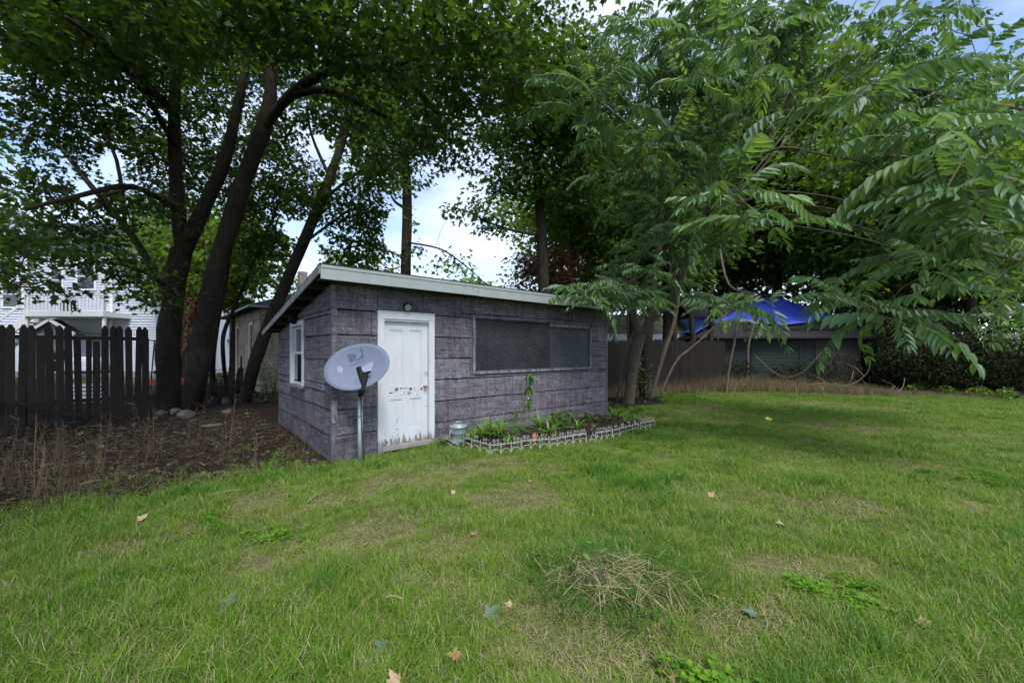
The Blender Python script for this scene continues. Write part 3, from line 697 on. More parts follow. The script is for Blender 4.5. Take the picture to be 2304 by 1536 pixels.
# ------------------------------------------------------------------ white wire edging, section by section
def scroll_pts(sgn, n=14):
    pts = []
    for i in range(n):
        t = i / (n - 1); a = math.pi * (0.5 - 1.75 * t); r = 0.022 * (1 - 0.45 * t)
        pts.append((sgn * (0.024 + r * math.cos(a) * 1.0 - 0.0), 0, 0.034 + r * math.sin(a)))
    return pts
mbs = MB()
for sg_ in (-1, 1):
    mbs.tube(scroll_pts(sg_), 0.0021, 5)
    mbs.tube([(x, y, -z + 0.012) for x, y, z in scroll_pts(sg_, 10)], 0.0021, 5)
scroll_me = mbs.mesh('scroll', M['wire'])
PITCH = 0.148
arch_me = MB().tube([(-PITCH / 2 * math.cos(math.pi * i / 12), 0, 0.085 * math.sin(math.pi * i / 12)) for i in range(13)], 0.0027, 5).mesh('arch', M['wire'])
stake_me = MB().tube([(0, 0, -0.06), (0, 0, 0.19)], 0.0029, 5).mesh('stake', M['wire'])
def edging(p, q2, n, lean, label, tilt=0.0, rise=0.0, scrolls=True):
    p, q2 = G(*p), G(*q2); d = q2 - p; L = d.length; k = L / (n * PITCH)
    z0 = gzf(p.x, p.y) + rise
    e = empty('wire_edging', (p.x, p.y, z0), math.atan2(d.y, d.x), label, 'garden edging', 'white wire edging sections round the flower bed')
    e.rotation_euler = (lean, -math.atan2(gzf(q2.x, q2.y) - gzf(p.x, p.y), L) + tilt, math.atan2(d.y, d.x))
    for i in range(n + 1): place('stake', stake_me, e, (i * PITCH * k, 0, 0))
    for i in range(n):
        place('arch', arch_me, e, ((i + 0.5) * PITCH * k, 0, 0.0), scale=(k * .98, 1, 1))
        if scrolls: place('scroll', scroll_me, e, ((i + 0.5) * PITCH * k, 0, 0.180), scale=(1.05, 1, 1.0))
    MB().tube([(0, 0.003, 0.15), (L, 0.003, 0.15)], 0.0027, 5).build('cross_wire', M['wire'], e)
    return e
edging((1003, 1003), (1034, 1012), 2, 0.30, 'white wire edging section leaning against the galvanised can', 0.12)
edging((1042, 1005), (1100, 1022), 3, -0.05, 'white wire edging section just right of the galvanised can')
edging((1104, 1023), (1172, 1015), 3, 0.04, 'white wire edging section nearest the camera, below the strap-leaved plants', 0.0)
edging((1175, 1013), (1235, 1010), 3, -0.03, 'white wire edging section in front of the orange clay stake')
edging((1237, 1011), (1288, 1002), 3, 0.05, 'white wire edging section in front of the green weed clump')
edging((1291, 1001), (1320, 997), 2, -0.10, 'short bent white wire edging section before the gap', -0.06)
edging((1326, 994), (1338, 992), 1, 0.15, 'single loose white wire arch in the edging gap', 0.25, 0.0, False)
edging((1340, 990), (1377, 983), 3, 0.03, 'white wire edging section just right of the gap')
edging((1379, 984), (1437, 968), 4, -0.05, 'long white wire edging section, second from the right end')
edging((1441, 967), (1473, 961), 3, 0.02, 'last white wire edging section at the far right end')

# flower bed soil
pts_bed = pts = [S(1.75, -0.02), S(1.75, -0.45)] + [G(x, y) for x, y in ((1045, 998), (1102, 1014), (1172, 1008), (1235, 1003), (1290, 995), (1340, 985), (1400, 973), (1465, 955))] + [S(6.2, -0.25), S(6.2, -0.02)]
bm = bmesh.new()
vv = [bm.verts.new((p.x, p.y, gzf(p.x, p.y) + 0.006)) for p in pts]; bm.faces.new(vv)
bmesh.ops.triangulate(bm, faces=bm.faces[:]); bmesh.ops.subdivide_edges(bm, edges=bm.edges[:], cuts=3, use_grid_fill=True)
bmesh.ops.subdivide_edges(bm, edges=bm.edges[:], cuts=1, use_grid_fill=True)
for v in bm.verts: v.co.z = gzf(v.co.x, v.co.y) + 0.012 + 0.03 * float(fbm(v.co.x * 4, v.co.y * 4, 5))
bme = bpy.data.meshes.new('flower_bed'); bm.to_mesh(bme); bm.free(); bme.materials.append(M['bedsoil'])
o = bpy.data.objects.new('flower_bed', bme); link(o); tag(o, None, None, kind='structure')
# ------------------------------------------------------------------ picket fence on the left
FA, FB = Vector((-10.25, 8.0, 0)), Vector((-8.72, 9.60, 0)); FD = (FB - FA).normalized(); FN = Vector((FD.y, -FD.x, 0))
pf = empty('picket_fence', FA, math.atan2(FD.y, FD.x), 'dark weathered picket fence with missing and broken pickets on the left', 'fence')
FL = (FB - FA).length; np_ = 17; pit = FL / (np_ - 0.5)
short = {4: 1.86, 8: 1.83, 10: 1.80}
rr = random.Random(12)
for i in range(-9, np_):
    if i == 9: continue
    x = i * pit + rr.uniform(-.006, .006); w = 0.118 + rr.uniform(-.006, .006); h = short.get(i, 2.085 + 0.05 * i / 17) + rr.uniform(-.015, .015)
    lean = rr.uniform(-.018, .018)
    def q_(u, z): return (x + u + lean * z, -0.012, z)
    if i in short: prof = [(-w / 2, 0.03), (w / 2, 0.03), (w / 2, h - rr.uniform(0, .02)), (-w / 2, h)]
    else: prof = [(-w / 2, 0.03), (w / 2, 0.03), (w / 2, h - 0.085), (w / 2 - 0.012, h - 0.06), (0.02, h), (-0.02, h), (-w / 2 + 0.012, h - 0.06), (-w / 2, h - 0.085)]
    MB().prism([q_(u, z) for u, z in prof], (0, 0.02, 0)).build('picket', M['picket'], pf)
for z in (0.42, 1.80):
    MB().box((-9.4 * pit, 0.010, z), (np_ * pit - 0.1, 0.048, z + 0.085)).build('rail', M['picket'], pf)
MB().box((8.0 * pit, 0.0485, 1.93), (10.6 * pit, 0.07, 1.965)).build('rail', M['brownboard'], pf)
for i in (-5.5, 2.5, 9.1, 16.2): MB().box((i * pit - 0.045, 0.05, -0.2), (i * pit + 0.045, 0.14, 1.86)).build('post', M['picket'], pf)
MB().bar((-3 * pit, -0.16, 0.78), (9 * pit, -0.10, 0.10), 0.05, 0.07).build('fallen_brace', M['picket'], pf)

# ------------------------------------------------------------------ white clapboard house behind the fence
def clapwall(mb, p, q2, z0, z1, pitch, lap=0.018, t=0.02):
    'lapped boards from p to q (ground points); outward is to the right of p->q'
    d = (q2 - p).normalized(); nrm = Vector((d.y, -d.x, 0)); z = z0
    while z < z1 - 0.01:
        ze = min(z + pitch, z1)
        a = [p + nrm * (t + lap) + Vector((0, 0, z)), p + nrm * t + Vector((0, 0, ze)), p + Vector((0, 0, ze)), p + Vector((0, 0, z))]
        mb.prism(a, q2 - p); z = ze
    return mb
HY = 24.0
hx0, hx1 = -36.0, -21.35
house = empty('white_house', (hx0, HY, 0), 0, 'two-storey white clapboard house with a balcony behind the picket fence', 'house')
wall = MB(); clapwall(wall, Vector((0, 0, 0)), Vector((hx1 - hx0, 0, 0)), 0.35, 8.2, 0.157, 0.05)
wall.box((0, 0.001, 0), (hx1 - hx0, 0.1, 8.2)); wall.box((hx1 - hx0 - 0.1, 0.1, 0), (hx1 - hx0, 9, 8.2)); wall.box((0, 8.9, 0), (hx1 - hx0 - .1, 9, 8.2))
gx_ = 34.0 - 28.6
wl_ = wall.build('wall', M['clap'], house)
MB().box((-0.02, -0.03, 0), (hx1 - hx0 + 0.02, -0.022, 0.34)).build('foundation', M['concrete'], house)
L_ = hx1 - hx0
rfm = MB().prism([(-0.5, -0.6, 8.1), (-0.5, 4.5, 10.5), (-0.5, 9.6, 8.1), (-0.5, 9.6, 8.25), (-0.5, 4.5, 10.68), (-0.5, -0.6, 8.25)], (L_ + 1.0, 0, 0)).build('roof', M['shingle'], house)
# cross gable over the balcony
gp = [(3.0, 8.2), (9.6, 8.2), (6.3, 10.2)]
MB().prism([(x, -0.05, z) for x, z in gp], (0, 0.2, 0)).build('gable', M['clap'], house)
for a_, b_ in (((2.6, 7.95), (6.3, 10.25)), ((6.3, 10.25), (10.0, 7.95))):
    MB().bar((a_[0], -0.25, a_[1]), (b_[0], -0.25, b_[1]), 0.4, 0.22).build('bargeboard', M['white'], house)
def hwin(x, z, w, h, name='window', m='glass'):
    e = empty(name); e.parent = house
    MB().box((x, -0.088, z), (x + w, -0.074, z + h)).build('pane', M[m], e)
    for a_, b_ in (((x - .12, -.11, z - .1), (x - .001, -.04, z + h + .12)), ((x + w + .001, -.11, z - .1), (x + w + .12, -.04, z + h + .12)), ((x, -.11, z + h + .001), (x + w, -.04, z + h + .12)), ((x, -.12, z - .1), (x + w, -.04, z - .001))):
        MB().box(a_, b_).build('window_frame', M['white'], e)
    MB().box((x, -0.100, z + h * .48), (x + w, -0.0885, z + h * .52)).build('sash_bar', M['white'], e)
def hp(px, py, Y=HY): return (px - 1152) / F * Y - hx0, EYE - (py - 790) / F * Y
x, z = hp(66, 612); hwin(x, z, 0.55, 0.75)
x, z = hp(178, 650); hwin(x, z, 1.0, 1.5); x, z = hp(120, 655); hwin(x, z, 0.6, 1.3)
x, z = hp(12, 690); hwin(x, z, 1.1, 1.5); x, z = hp(120, 835); hwin(x, z, 1.0, 1.3)
x, z = hp(290, 640); hwin(x, z, 0.9, 1.4)
# balcony with rail
bx0, bz = hp(62, 701, 22.5); bx1, _ = hp(240, 701, 22.5)
bal = empty('balcony'); bal.parent = house
MB().box((bx0, -1.7, bz - 0.28), (bx1, -0.03, bz)).build('deck', M['white'], bal)
MB().box((bx0, -1.68, bz + 0.92), (bx1, -1.60, bz + 1.0)).build('hand_rail', M['white'], bal)
bme = MB().box((-0.03, -1.665, 0), (0.03, -1.615, 0.92)).mesh('baluster', M['white'])
i = bx0
while i < bx1: place('baluster', bme, bal, (i, 0, bz)); i += 0.21
for xx in (bx0 + 0.05, bx1 - 0.1): MB().box((xx - 0.06, -1.60, 0), (xx + 0.06, -1.48, bz - 0.28)).build('post', M['white'], bal)
for xx in (bx0 + 0.05, bx1 - 0.1): MB().box((xx - 0.06, -1.60, bz), (xx + 0.06, -1.48, bz + 2.4)).build('post', M['white'], bal)
MB().box((bx0 + 1.5, -1.2, bz + 0.01), (bx0 + 2.1, -0.8, bz + 0.55)).build('planter', M['blackplastic'], bal)
st = empty('outside_stair'); st.parent = house
sx, sz = bx0 - 0.1, bz - 0.1
MB().bar((sx - 2.6, -2.6, 0.2), (sx, -1.2, sz), 0.12, 0.35).build('stringer', M['white'], st); MB().bar((sx - 2.6, -1.6, 0.2), (sx, -0.5, sz), 0.12, 0.35).build('stringer', M['white'], st)
MB().bar((sx - 2.6, -2.65, 1.2), (sx, -1.25, sz + 1), 0.08, 0.12).build('hand_rail', M['white'], st)
for i in range(12):
    k_ = i / 12; MB().box((sx - 2.6 + 2.6 * k_, -2.5 + 1.4 * k_, 0.25 + (sz - .2) * k_), (sx - 2.35 + 2.6 * k_, -1.7 + 1.3 * k_, 0.3 + (sz - .2) * k_)).build('tread', M['trim'], st)
x, z = hp(256, 702); MB().box((x - .07, -.16, 0.2), (x + .07, -.072, 8.1)).build('downspout', M['white'], house)
# little gabled door hood
hx_, hz_ = hp(118, 752, 22.6)
hood = empty('door_hood'); hood.parent = house
for s_ in (-1, 1): MB().bar((hx_ + s_ * 1.42, -1.56, hz_ - .02), (hx_, -1.56, hz_ + .82), .07, .16).build('hood_trim', M['white'], hood)
MB().prism([(hx_ - 1.25, -1.4, hz_), (hx_ + 1.25, -1.4, hz_), (hx_, -1.4, hz_ + 0.72)], (0, 0.06, 0)).build('hood_front', M['trim'], hood)
for s_ in (-1, 1): MB().prism([(hx_ + s_ * 1.4, -1.5, hz_ - .06), (hx_, -1.5, hz_ + .76), (hx_, -1.5, hz_ + .86), (hx_ + s_ * 1.4, -1.5, hz_ + .05)], (0, .5, 0)).build('hood_roof', M['shingle'], hood)
for s_ in (-1, 1): MB().box((hx_ + s_ * 1.1 - .06, -1.35, 0), (hx_ + s_ * 1.1 + .06, -1.23, hz_)).build('post', M['white'], hood)

# things in the neighbour's yard, seen past the fence
g_ = G(196, 880)
cov = empty('covered_grill', g_, 0.2, 'barbecue under a crumpled grey cover, seen through the fence gap', 'grill')
bm = bmesh.new(); bmesh.ops.create_cube(bm, size=1); bmesh.ops.subdivide_edges(bm, edges=bm.edges[:], cuts=6, use_grid_fill=True)
for v in bm.verts:
    x, y, z = v.co; k_ = 1 - 0.25 * max(0, z) ; v.co = Vector((x * 1.15 * k_, y * 0.6 * k_, z * 0.42 + (0.12 * (1 - (2 * x) ** 2) if z > 0.49 else 0))) + Vector((0, 0, 1.0)) + Vector(mnoise.noise_vector(v.co * 4)) * 0.05
me = bpy.data.meshes.new('cover'); bm.to_mesh(me); bm.free(); me.materials.append(M['greytarp']); me.polygons.foreach_set('use_smooth', [True] * len(me.polygons)); place('cover', me, cov)
MB().box((-0.6, -0.25, 0.70), (0.6, 0.25, 0.78)).build('shelf', M['blackplastic'], cov)
for x in (-0.5, 0.5):
    for y in (-.2, .2): MB().bar((x, y, 0), (x * .95, y, 0.72), 0.04, 0.04).build('leg', M['blackplastic'], cov)
g_ = G(204, 905)
cr_ = empty('plastic_crate', g_, 0.5, 'whitish plastic crate low behind the fence gap', 'crate')
for i in range(5): MB().box((-.35, -.25 + .0, 0.02 + i * .12), (.35, -.22, 0.10 + i * .12)).build('slat', M['plasticwhite'], cr_)
for x in (-.35, .31): MB().box((x, -.219, 0.0), (x + .04, .25, .62)).build('crate_side', M['plasticwhite'], cr_)
MB().box((-.309, -.218, 0.0), (.309, .25, .03)).build('crate_floor', M['plasticwhite'], cr_)
g_ = G(352, 893)
wg = empty('red_wagon', g_, 0.1, 'red wagon half hidden between fence end and maple trunk', 'wagon')
MB().box((-.25, -.4, .45), (.75, -.36, .60)).build('tray_side', M['red'], wg); MB().box((-.25, .36, .45), (.75, .4, .60)).build('tray_side', M['red'], wg)
MB().box((-.24, -.359, .46), (.74, .359, .49)).build('tray_floor', M['blackplastic'], wg)
for x in (-.1, .6):
    for y in (-.45, .45): MB().lathe([(0, -.04), (.17, -.04), (.2, -.02), (.2, .02), (.17, .04), (0, .04)], 16, (x, y, .2), (0, 1, 0)).build('wheel', M['blackplastic'], wg, True)
g_ = G(345, 875)
tm = empty('garden_pole_rack', g_, 0, 'thin dark pole with clamps standing beside the fence end', 'pole')
MB().tube([(-.12, 0, 0), (0.05, 0, 2.0)], .025, 6).build('upright', M['blackmetal'], tm); MB().bar((-.15, 0, 2.0), (.35, 0, 1.96), .05, .05).build('crossbar', M['blackmetal'], tm)
for z in (0.7, 1.62, 1.8): MB().lathe([(0, -.06), (.08, -.05), (.08, .05), (0, .06)], 10, (.12 + z * .04, -.03, z), (0, 1, 0)).build('clamp', M['blackmetal'], tm, True)

# brown board fence piece far behind the maple
bf = empty('board_fence', G(385, 852), 0.1, 'reddish brown board fence seen between the two big maple trunks', 'fence')
for i in range(9): MB().box((i * .155, 0, 0), (i * .155 + .148, .022, 2.15)).build('board', M['brownboard'], bf)
MB().box((0, -.03, 2.16), (1.4, .03, 2.6)).build('top_board', M['trim'], bf)

# ------------------------------------------------------------------ tan outbuilding behind the shed
TC = G(586, 882); TX = Vector((0.738, 0.675, 0)).normalized(); TR = math.atan2(TX.y, TX.x)
tan = empty('tan_outbuilding', TC, TR, 'tan panel-sided outbuilding with dark roof behind the leaning maple', 'outbuilding')
TH = 3.22; TL = 7.6; TWd = 5.0
tcs = [0.0, 0.46, 0.92, 1.38, 1.84, 2.30, 2.76, 3.22]
tw = MB(); 
for r in [p for h in [(1.3, .55, 1.95, 2.62)] for p in minus((0, 0, TL, TH), h)]:
    for r2 in minus(r, (4.6, .3, 5.3, 2.62)): tw.box((0.001, r2[0], r2[1]), (0.1, r2[2], r2[3]))
tws = tw.build('side_wall', M['tan'], tan)
panels(tws, TL, tcs, [(1.15, .45, 2.1, 2.75), (4.45, .2, 5.45, 2.75)], lambda u, z: Vector((0, u, z)), (-1, 0, 0), M['tan'], 1.2, 0.5, None, 51, 0.006, 0.0)
twf = MB().box((0.1, 0.001, 0), (TWd, 0.1, TH)).build('front_wall', M['tan'], tan)
panels(twf, TWd, tcs, [], lambda u, z: Vector((u, 0, z)), (0, -1, 0), M['tan'], 1.2, 0.4, None, 52, 0.006, 0.0)
MB().box((TWd - .1, 0.1, 0), (TWd, TL, TH)).build('side_wall', M['tan'], tan); MB().box((0.1, TL - .1, 0), (TWd - .1, TL, TH)).build('back_wall', M['tan'], tan)
M['yellowwood'] = wood('yellowed_wood', (0.36, 0.26, 0.09), 0.3)
for y0, y1, z0 in ((1.3, 1.95, .55), (4.6, 5.3, .3)):
    e = empty('window'); e.parent = tan
    MB().box((0.05, y0, z0), (0.06, y1, 2.62)).build('pane', M['yellowwood'], e)
    MB().box((-.05, y0 - .12, z0 - .1), (0.09, y0 - .001, 2.74)).build('window_frame', M['tan'], e); MB().box((-.05, y1 + .001, z0 - .1), (.09, y1 + .12, 2.74)).build('window_frame', M['casing'], e)
    MB().box((-.05, y0, 2.621), (.09, y1, 2.74)).build('window_frame', M['casing'], e); MB().box((-.07, y0, z0 - .1), (.09, y1, z0 - .001)).build('window_sill', M['casing'], e)
hr = MB()
ov = 0.45; e0 = TH - .02
hr.add([(-ov, -ov, e0), (TWd + ov, -ov, e0), (TWd + ov, TL + ov, e0), (-ov, TL + ov, e0), (TWd / 2, 2.6, e0 + 1.25), (TWd / 2, TL - 2.6, e0 + 1.25), (-ov, -ov, e0 + .06), (TWd + ov, -ov, e0 + .06), (TWd + ov, TL + ov, e0 + .06), (-ov, TL + ov, e0 + .06)],
       [(3, 2, 1, 0), (6, 7, 4), (7, 8, 5, 4), (8, 9, 5), (9, 6, 4, 5), (0, 1, 7, 6), (1, 2, 8, 7), (2, 3, 9, 8), (3, 0, 6, 9)])
hro = hr.build('roof', M['shingle'], tan)
for a_, b_ in (((-ov - .012, -ov, e0 - .03), (-ov - .001, TL + ov, e0 + .055)), ((-ov, -ov - .012, e0 - .03), (TWd + ov, -ov - .001, e0 + .055))): MB().box(a_, b_).build('eave_trim', M['fascia'], hro)
MB().box((TWd * .42, 2.9, e0 + .7), (TWd * .42 + .35, 3.25, e0 + 2.1)).build('chimney', M['concrete'], tan)

# white garage further off
wgp = G(505, 836)
wgar = empty('white_garage', wgp, 0.15, 'small white garage with slate-blue roof far behind the slim trunks', 'garage')
MB().box((-3, 0, 0), (2.5, 5, 2.35)).build('wall', M['clap'], wgar); MB().box((-1.9, -.04, 0.05), (0.9, -.002, 2.0)).build('garage_door', M['white'], wgar)
MB().prism([(-3.4, -.4, 2.3), (-3.4, 2.5, 3.6), (-3.4, 5.4, 2.3), (-3.4, 5.4, 2.42), (-3.4, 2.5, 3.74), (-3.4, -.4, 2.42)], (6.3, 0, 0)).build('roof', simple('slate_blue_roof', (.07, .085, .13), .9), wgar)

# ------------------------------------------------------------------ right side: stockade fence, mossy garage, blue house, tarped garage
SA, SB_ = Vector((2.6, 13.4, 0)), Vector((9.0, 16.9, 0)); d_ = SB_ - SA
sf = empty('stockade_fence', SA, math.atan2(d_.y, d_.x), 'dark old stockade fence behind the ailanthus stems right of the shed', 'fence')
rr = random.Random(3); x = 0; i = 0
while x < d_.length:
    w = 0.115 + rr.uniform(-.01, .02); h = 1.93 + rr.uniform(-.06, .05) + 0.01 * x
    MB().prism([(x, 0, 0.02), (x + w, 0, 0.02), (x + w, 0, h - .03), (x + w * .5, 0, h), (x, 0, h - .03)], (0, .02, 0)).build('board', M['oldfence'], sf); x += w + 0.006
for z in (.4, 1.5): MB().box((0, .021, z), (d_.length, .07, z + .09)).build('rail', M['oldfence'], sf)

mg = empty('mossy_roofed_garage', (4.2, 20.5, 0), 0.12, 'low garage with a mossy pale roof behind the stockade fence', 'garage')
MB().box((0, 0, 0), (6.6, 5, 2.15)).build('wall', M['clap'], mg)
MB().box((-.3, -.45, 2.1), (6.9, -.40, 2.42)).build('fascia', M['white'], mg)
mr = MB().prism([(-.3, -.40, 2.30), (-.3, 2.6, 3.55), (-.3, 5.5, 2.3), (-.3, 5.5, 2.42), (-.3, 2.6, 3.70), (-.3, -.40, 2.44)], (7.2, 0, 0)).build('roof', M['moss'], mg)

bh = empty('blue_house', (9.35, 20.6, 0), -0.1, 'blue clapboard house wall between dark trunks left of the tarped garage', 'house')
bw_ = MB(); clapwall(bw_, Vector((0, 0, 0)), Vector((4.5, 0, 0)), 0.2, 3.3, 0.11); bw_.box((0, 0.001, 0), (4.5, 4, 3.3)); bw_.build('wall', M['blueclap'], bh)
MB().prism([(-.3, -.4, 3.25), (-.3, 2, 4.5), (-.3, 4.4, 3.25), (-.3, 4.4, 3.38), (-.3, 2, 4.64), (-.3, -.4, 3.38)], (5.1, 0, 0)).build('roof', M['shingle'], bh)
MB().box((-.06, -.06, 0), (.05, -.035, 3.3)).build('corner_board', M['blueclap'], bh)

gL, gR = Vector((8.9, 18.7, 0)), Vector((15.9, 18.3, 0)); d_ = gR - gL; GL = d_.length
gg = empty('tarped_garage', gL, math.atan2(d_.y, d_.x), 'dark green clapboard garage under a bright blue tarpaulin', 'garage')
gw = MB().box((0, 0.001, 0), (GL, 0.1, 2.12)); gw.box((0, 0.1, 0), (.1, 6, 2.12)); gw.box((GL - .1, .1, 0), (GL, 6, 2.12)); gw.box((.1, 5.9, 0), (GL - .1, 6, 2.12))
gwo = gw.build('wall', M['greenclap'], gg)
rr = random.Random(8)
for i in range(14):
    z0 = 0.05 + i * .148
    for a_, b_, m_ in ((0.04, 2.55, 'greenclap'), (2.56, 4.55, 'greenclap'), (4.56, 4.75 + rr.uniform(0, .3), 'greenclap')) + ((5.1, GL - .04, 'greyclap'),):
        MB().prism([(a_, 0, z0), (a_, -.026, z0 + rr.uniform(-.008, .008)), (a_, -.008, z0 + .15), (a_, 0, z0 + .15)], (b_ - a_, 0, 0)).build('clapboard', M[m_], gwo)
MB().box((-.04, -.045, 0), (.039, -.002, 2.12)).build('corner_board', M['greenclap'], gg); MB().box((GL - .039, -.045, 0), (GL + .04, -.002, 2.12)).build('corner_board', M['greyclap'], gg)
MB().box((2.2, -.05, .02), (2.32, -.028, 1.9)).build('door_post', M['greenclap'], gg); MB().box((4.35, -.05, .02), (4.46, -.028, 1.9)).build('door_post', M['greenclap'], gg)
e0 = 2.13
c_ = [Vector((-.5, -.45, e0)), Vector((GL + .55, -.45, e0)), Vector((GL + .55, 6.45, e0)), Vector((-.5, 6.45, e0))]
RZ = 4.3; hp2 = [Vector((GL * .66, 3.0, RZ)), Vector((GL * .74, 3.0, RZ))]
MB().add([*c_, *[p + Vector((0, 0, .08)) for p in c_], *hp2], [(3, 2, 1, 0), (4, 5, 9, 8), (5, 6, 9), (6, 7, 8, 9), (7, 4, 8), (0, 1, 5, 4), (1, 2, 6, 5), (2, 3, 7, 6), (3, 0, 4, 7)]).build('roof', M['shingle'], gg)
# tarpaulin: a wrinkled sheet lying over the hips, its lower hem uneven
bm = bmesh.new(); nu, nv = 60, 22; grid = []
def rz(x, y):
    'roof surface'
    fr = (y + .45) / 3.45; k_ = RZ - 2.21; z = 2.21 + k_ * min(fr, (6.45 - y) / 3.45)
    z = min(z, 2.21 + k_ * (x + .5) / (GL * .66 + .5), 2.21 + k_ * (GL + .55 - x) / (GL * .26 + .55)); return z
for j in range(nv + 1):
    row = []
    for i in range(nu + 1):
        u = i / nu; v = j / nv; x = -.35 + u * (GL + 1.25); hem = 0.5 + 0.18 * math.sin(u * 9) - (0.9 * max(0, u - .8) / .2) - .5 * max(0, .12 - u) / .12
        y = hem + v * (4.6 - hem); zz = rz(min(x, GL + .5), y) + 0.19
        if x > GL + .5: zz -= (x - GL - .5) * 1.6
        zz += 0.07 * mnoise.noise(Vector((x * 1.1, y * 1.6, 0))) + 0.03 * mnoise.noise(Vector((x * 5, y * 2.2, 4)))
        if v == 0: zz -= .05
        row.append(bm.verts.new((x, y, zz)))
    grid.append(row)
for j in range(nv):
    for i in range(nu): bm.faces.new((grid[j][i], grid[j][i + 1], grid[j + 1][i + 1], grid[j + 1][i]))
me = bpy.data.meshes.new('tarpaulin'); bm.to_mesh(me); bm.free(); me.materials.append(M['tarp']); me.polygons.foreach_set('use_smooth', [True] * len(me.polygons))
o = bpy.data.objects.new('tarpaulin', me); link(o, None); o.location = gL; o.rotation_euler = (0, 0, math.atan2(d_.y, d_.x))
tag(o, 'bright blue tarpaulin draped over the roof of the green garage', 'tarpaulin')
md = o.modifiers.new('thick', 'SOLIDIFY'); md.thickness = .008
MB().bar((GL * .28, -.02, rz(GL * .28, -.02) + .10), (GL * .86, .0, rz(GL * .86, 0) + .10), .06, .05).build('roof_batten', M['oldfence'], gg)
# concrete wall far right
cw = MB().box((0, 0, 0), (5, .25, 2.2)).build('concrete_wall', M['concrete'], None, None, 'pale concrete wall glimpsed above the brush at far right', 'wall', loc=(17.3, 14.4, 0))
# ------------------------------------------------------------------ foliage tools
def halfleaf(side, fold=0.10, curl=0.12):
    'template: stem at the origin, tip towards +Y'
    def z(x, y): return abs(x) * fold * 2 - curl * y * y
    pts = [(x, y, z(x, y)) for x, y in side]; n = len(side)
    left = [(-x, y, z(x, y)) for x, y in side if x > 1e-6]
    V = pts + left; ids = {}
    k = n; mir = []
    for i, (x, y) in enumerate(side):
        if x > 1e-6: mir.append(k); k += 1
        else: mir.append(i)
    return np.array(V), [tuple(range(n)), tuple(mir[::-1])]
MAPLE = halfleaf([(0, 0), (0.30, -0.10), (0.27, 0.13), (0.58, 0.42), (0.25, 0.48), (0, 1.0)])
MAPLE_D = halfleaf([(0, 0), (0.16, -0.10), (0.34, -0.12), (0.27, 0.04), (0.42, 0.10), (0.36, 0.17), (0.52, 0.30), (0.66, 0.44), (0.50, 0.44), (0.47, 0.52), (0.26, 0.46), (0.24, 0.58), (0.30, 0.68), (0.17, 0.70), (0.12, 0.85), (0, 1.05)], 0.09, 0.10)
OVAL = halfleaf([(0, 0), (0.22, 0.25), (0.24, 0.55), (0, 1.0)], 0.12, 0.18)
MAPLE2 = halfleaf([(0, 0), (0.26, -0.08), (0.24, 0.16), (0.50, 0.40), (0.22, 0.50), (0, 0.95)], 0.30, 0.38)
LANCE = halfleaf([(0, 0), (0.13, 0.22), (0.14, 0.50), (0.07, 0.80), (0, 1.0)], 0.15, 0.25)

def frond_template(npair, L, droop, ll, seed, twist=0.0):
    'compound leaf: rachis along +Y from the origin, leaflets in pairs, arching down'
    rr = random.Random(seed); V = []; Fc = []
    def rp(t): return Vector((0.04 * math.sin(t * 3 + seed), L * (t - 0.10 * droop * t * t), 0.16 * L * math.sin(t * 1.6) - droop * L * 0.42 * t * t))
    pts = [rp(i / 7) for i in range(8)]
    mb = MB(); mb.tube(pts, [0.0045 * (1 - .6 * i / 7) for i in range(8)], 3, False)
    V = [Vector(v) for v in mb.v]; Fc = list(mb.f)
    tv, tf = LANCE
    def leaflet(p, d, up, s):
        d = d.normalized(); x = d.cross(up).normalized(); z = x.cross(d); k = len(V)
        for v in tv: V.append(p + (x * float(v[0]) * 1.25 + d * float(v[1]) + z * float(v[2])) * s)
        for f in tf: Fc.append(tuple(i + k for i in f))
    for i in range(npair):
        t = 0.20 + 0.78 * i / (npair - 1); p = rp(t); tan_ = (rp(min(1, t + .02)) - rp(t - .02)).normalized()
        s = ll * (0.75 + 0.5 * math.sin(math.pi * (0.18 + 0.72 * i / npair))) * rr.uniform(.9, 1.1)
        for sg_ in (-1, 1):
            if rr.random() < .07: continue
            d = Vector((sg_ * 0.86, 0, 0)) + tan_ * rr.uniform(.3, .6) + Vector((0, 0, -rr.uniform(.3, .75)))
            leaflet(p, d, Vector((sg_ * .3 + rr.uniform(-.14, .14), rr.uniform(-.14, .14), 1)), s * rr.uniform(.75, 1.15))
    leaflet(rp(1), (rp(1) - rp(.95)), Vector((0, 0, 1)), ll * .8)
    return np.array([v[:] for v in V]), Fc
FRONDS = [frond_template(8, 0.62, 0.75, 0.135, 1), frond_template(9, 0.74, 1.0, 0.14, 2), frond_template(10, 0.80, 1.25, 0.14, 3), frond_template(7, 0.55, 0.55, 0.13, 4), frond_template(9, 0.70, 1.7, 0.15, 5), frond_template(11, 0.88, 1.3, 0.16, 6), frond_template(6, 0.42, 0.9, 0.12, 7), frond_template(8, 0.66, 2.0, 0.15, 8)]
def tmesh(name, T, mat, smooth=False):
    me = bpy.data.meshes.new(name); me.from_pydata([tuple(v) for v in T[0]], [], T[1]); me.materials.append(mat); me.update(); return me
frond_me = {m: [tmesh('compound_leaf', T, M[m]) for T in FRONDS] for m in ('ailanthus', 'ailnew')}
leaf_me = {m: tmesh('leaf', MAPLE_D, M[m]) for m in ('maple', 'maplelit')}

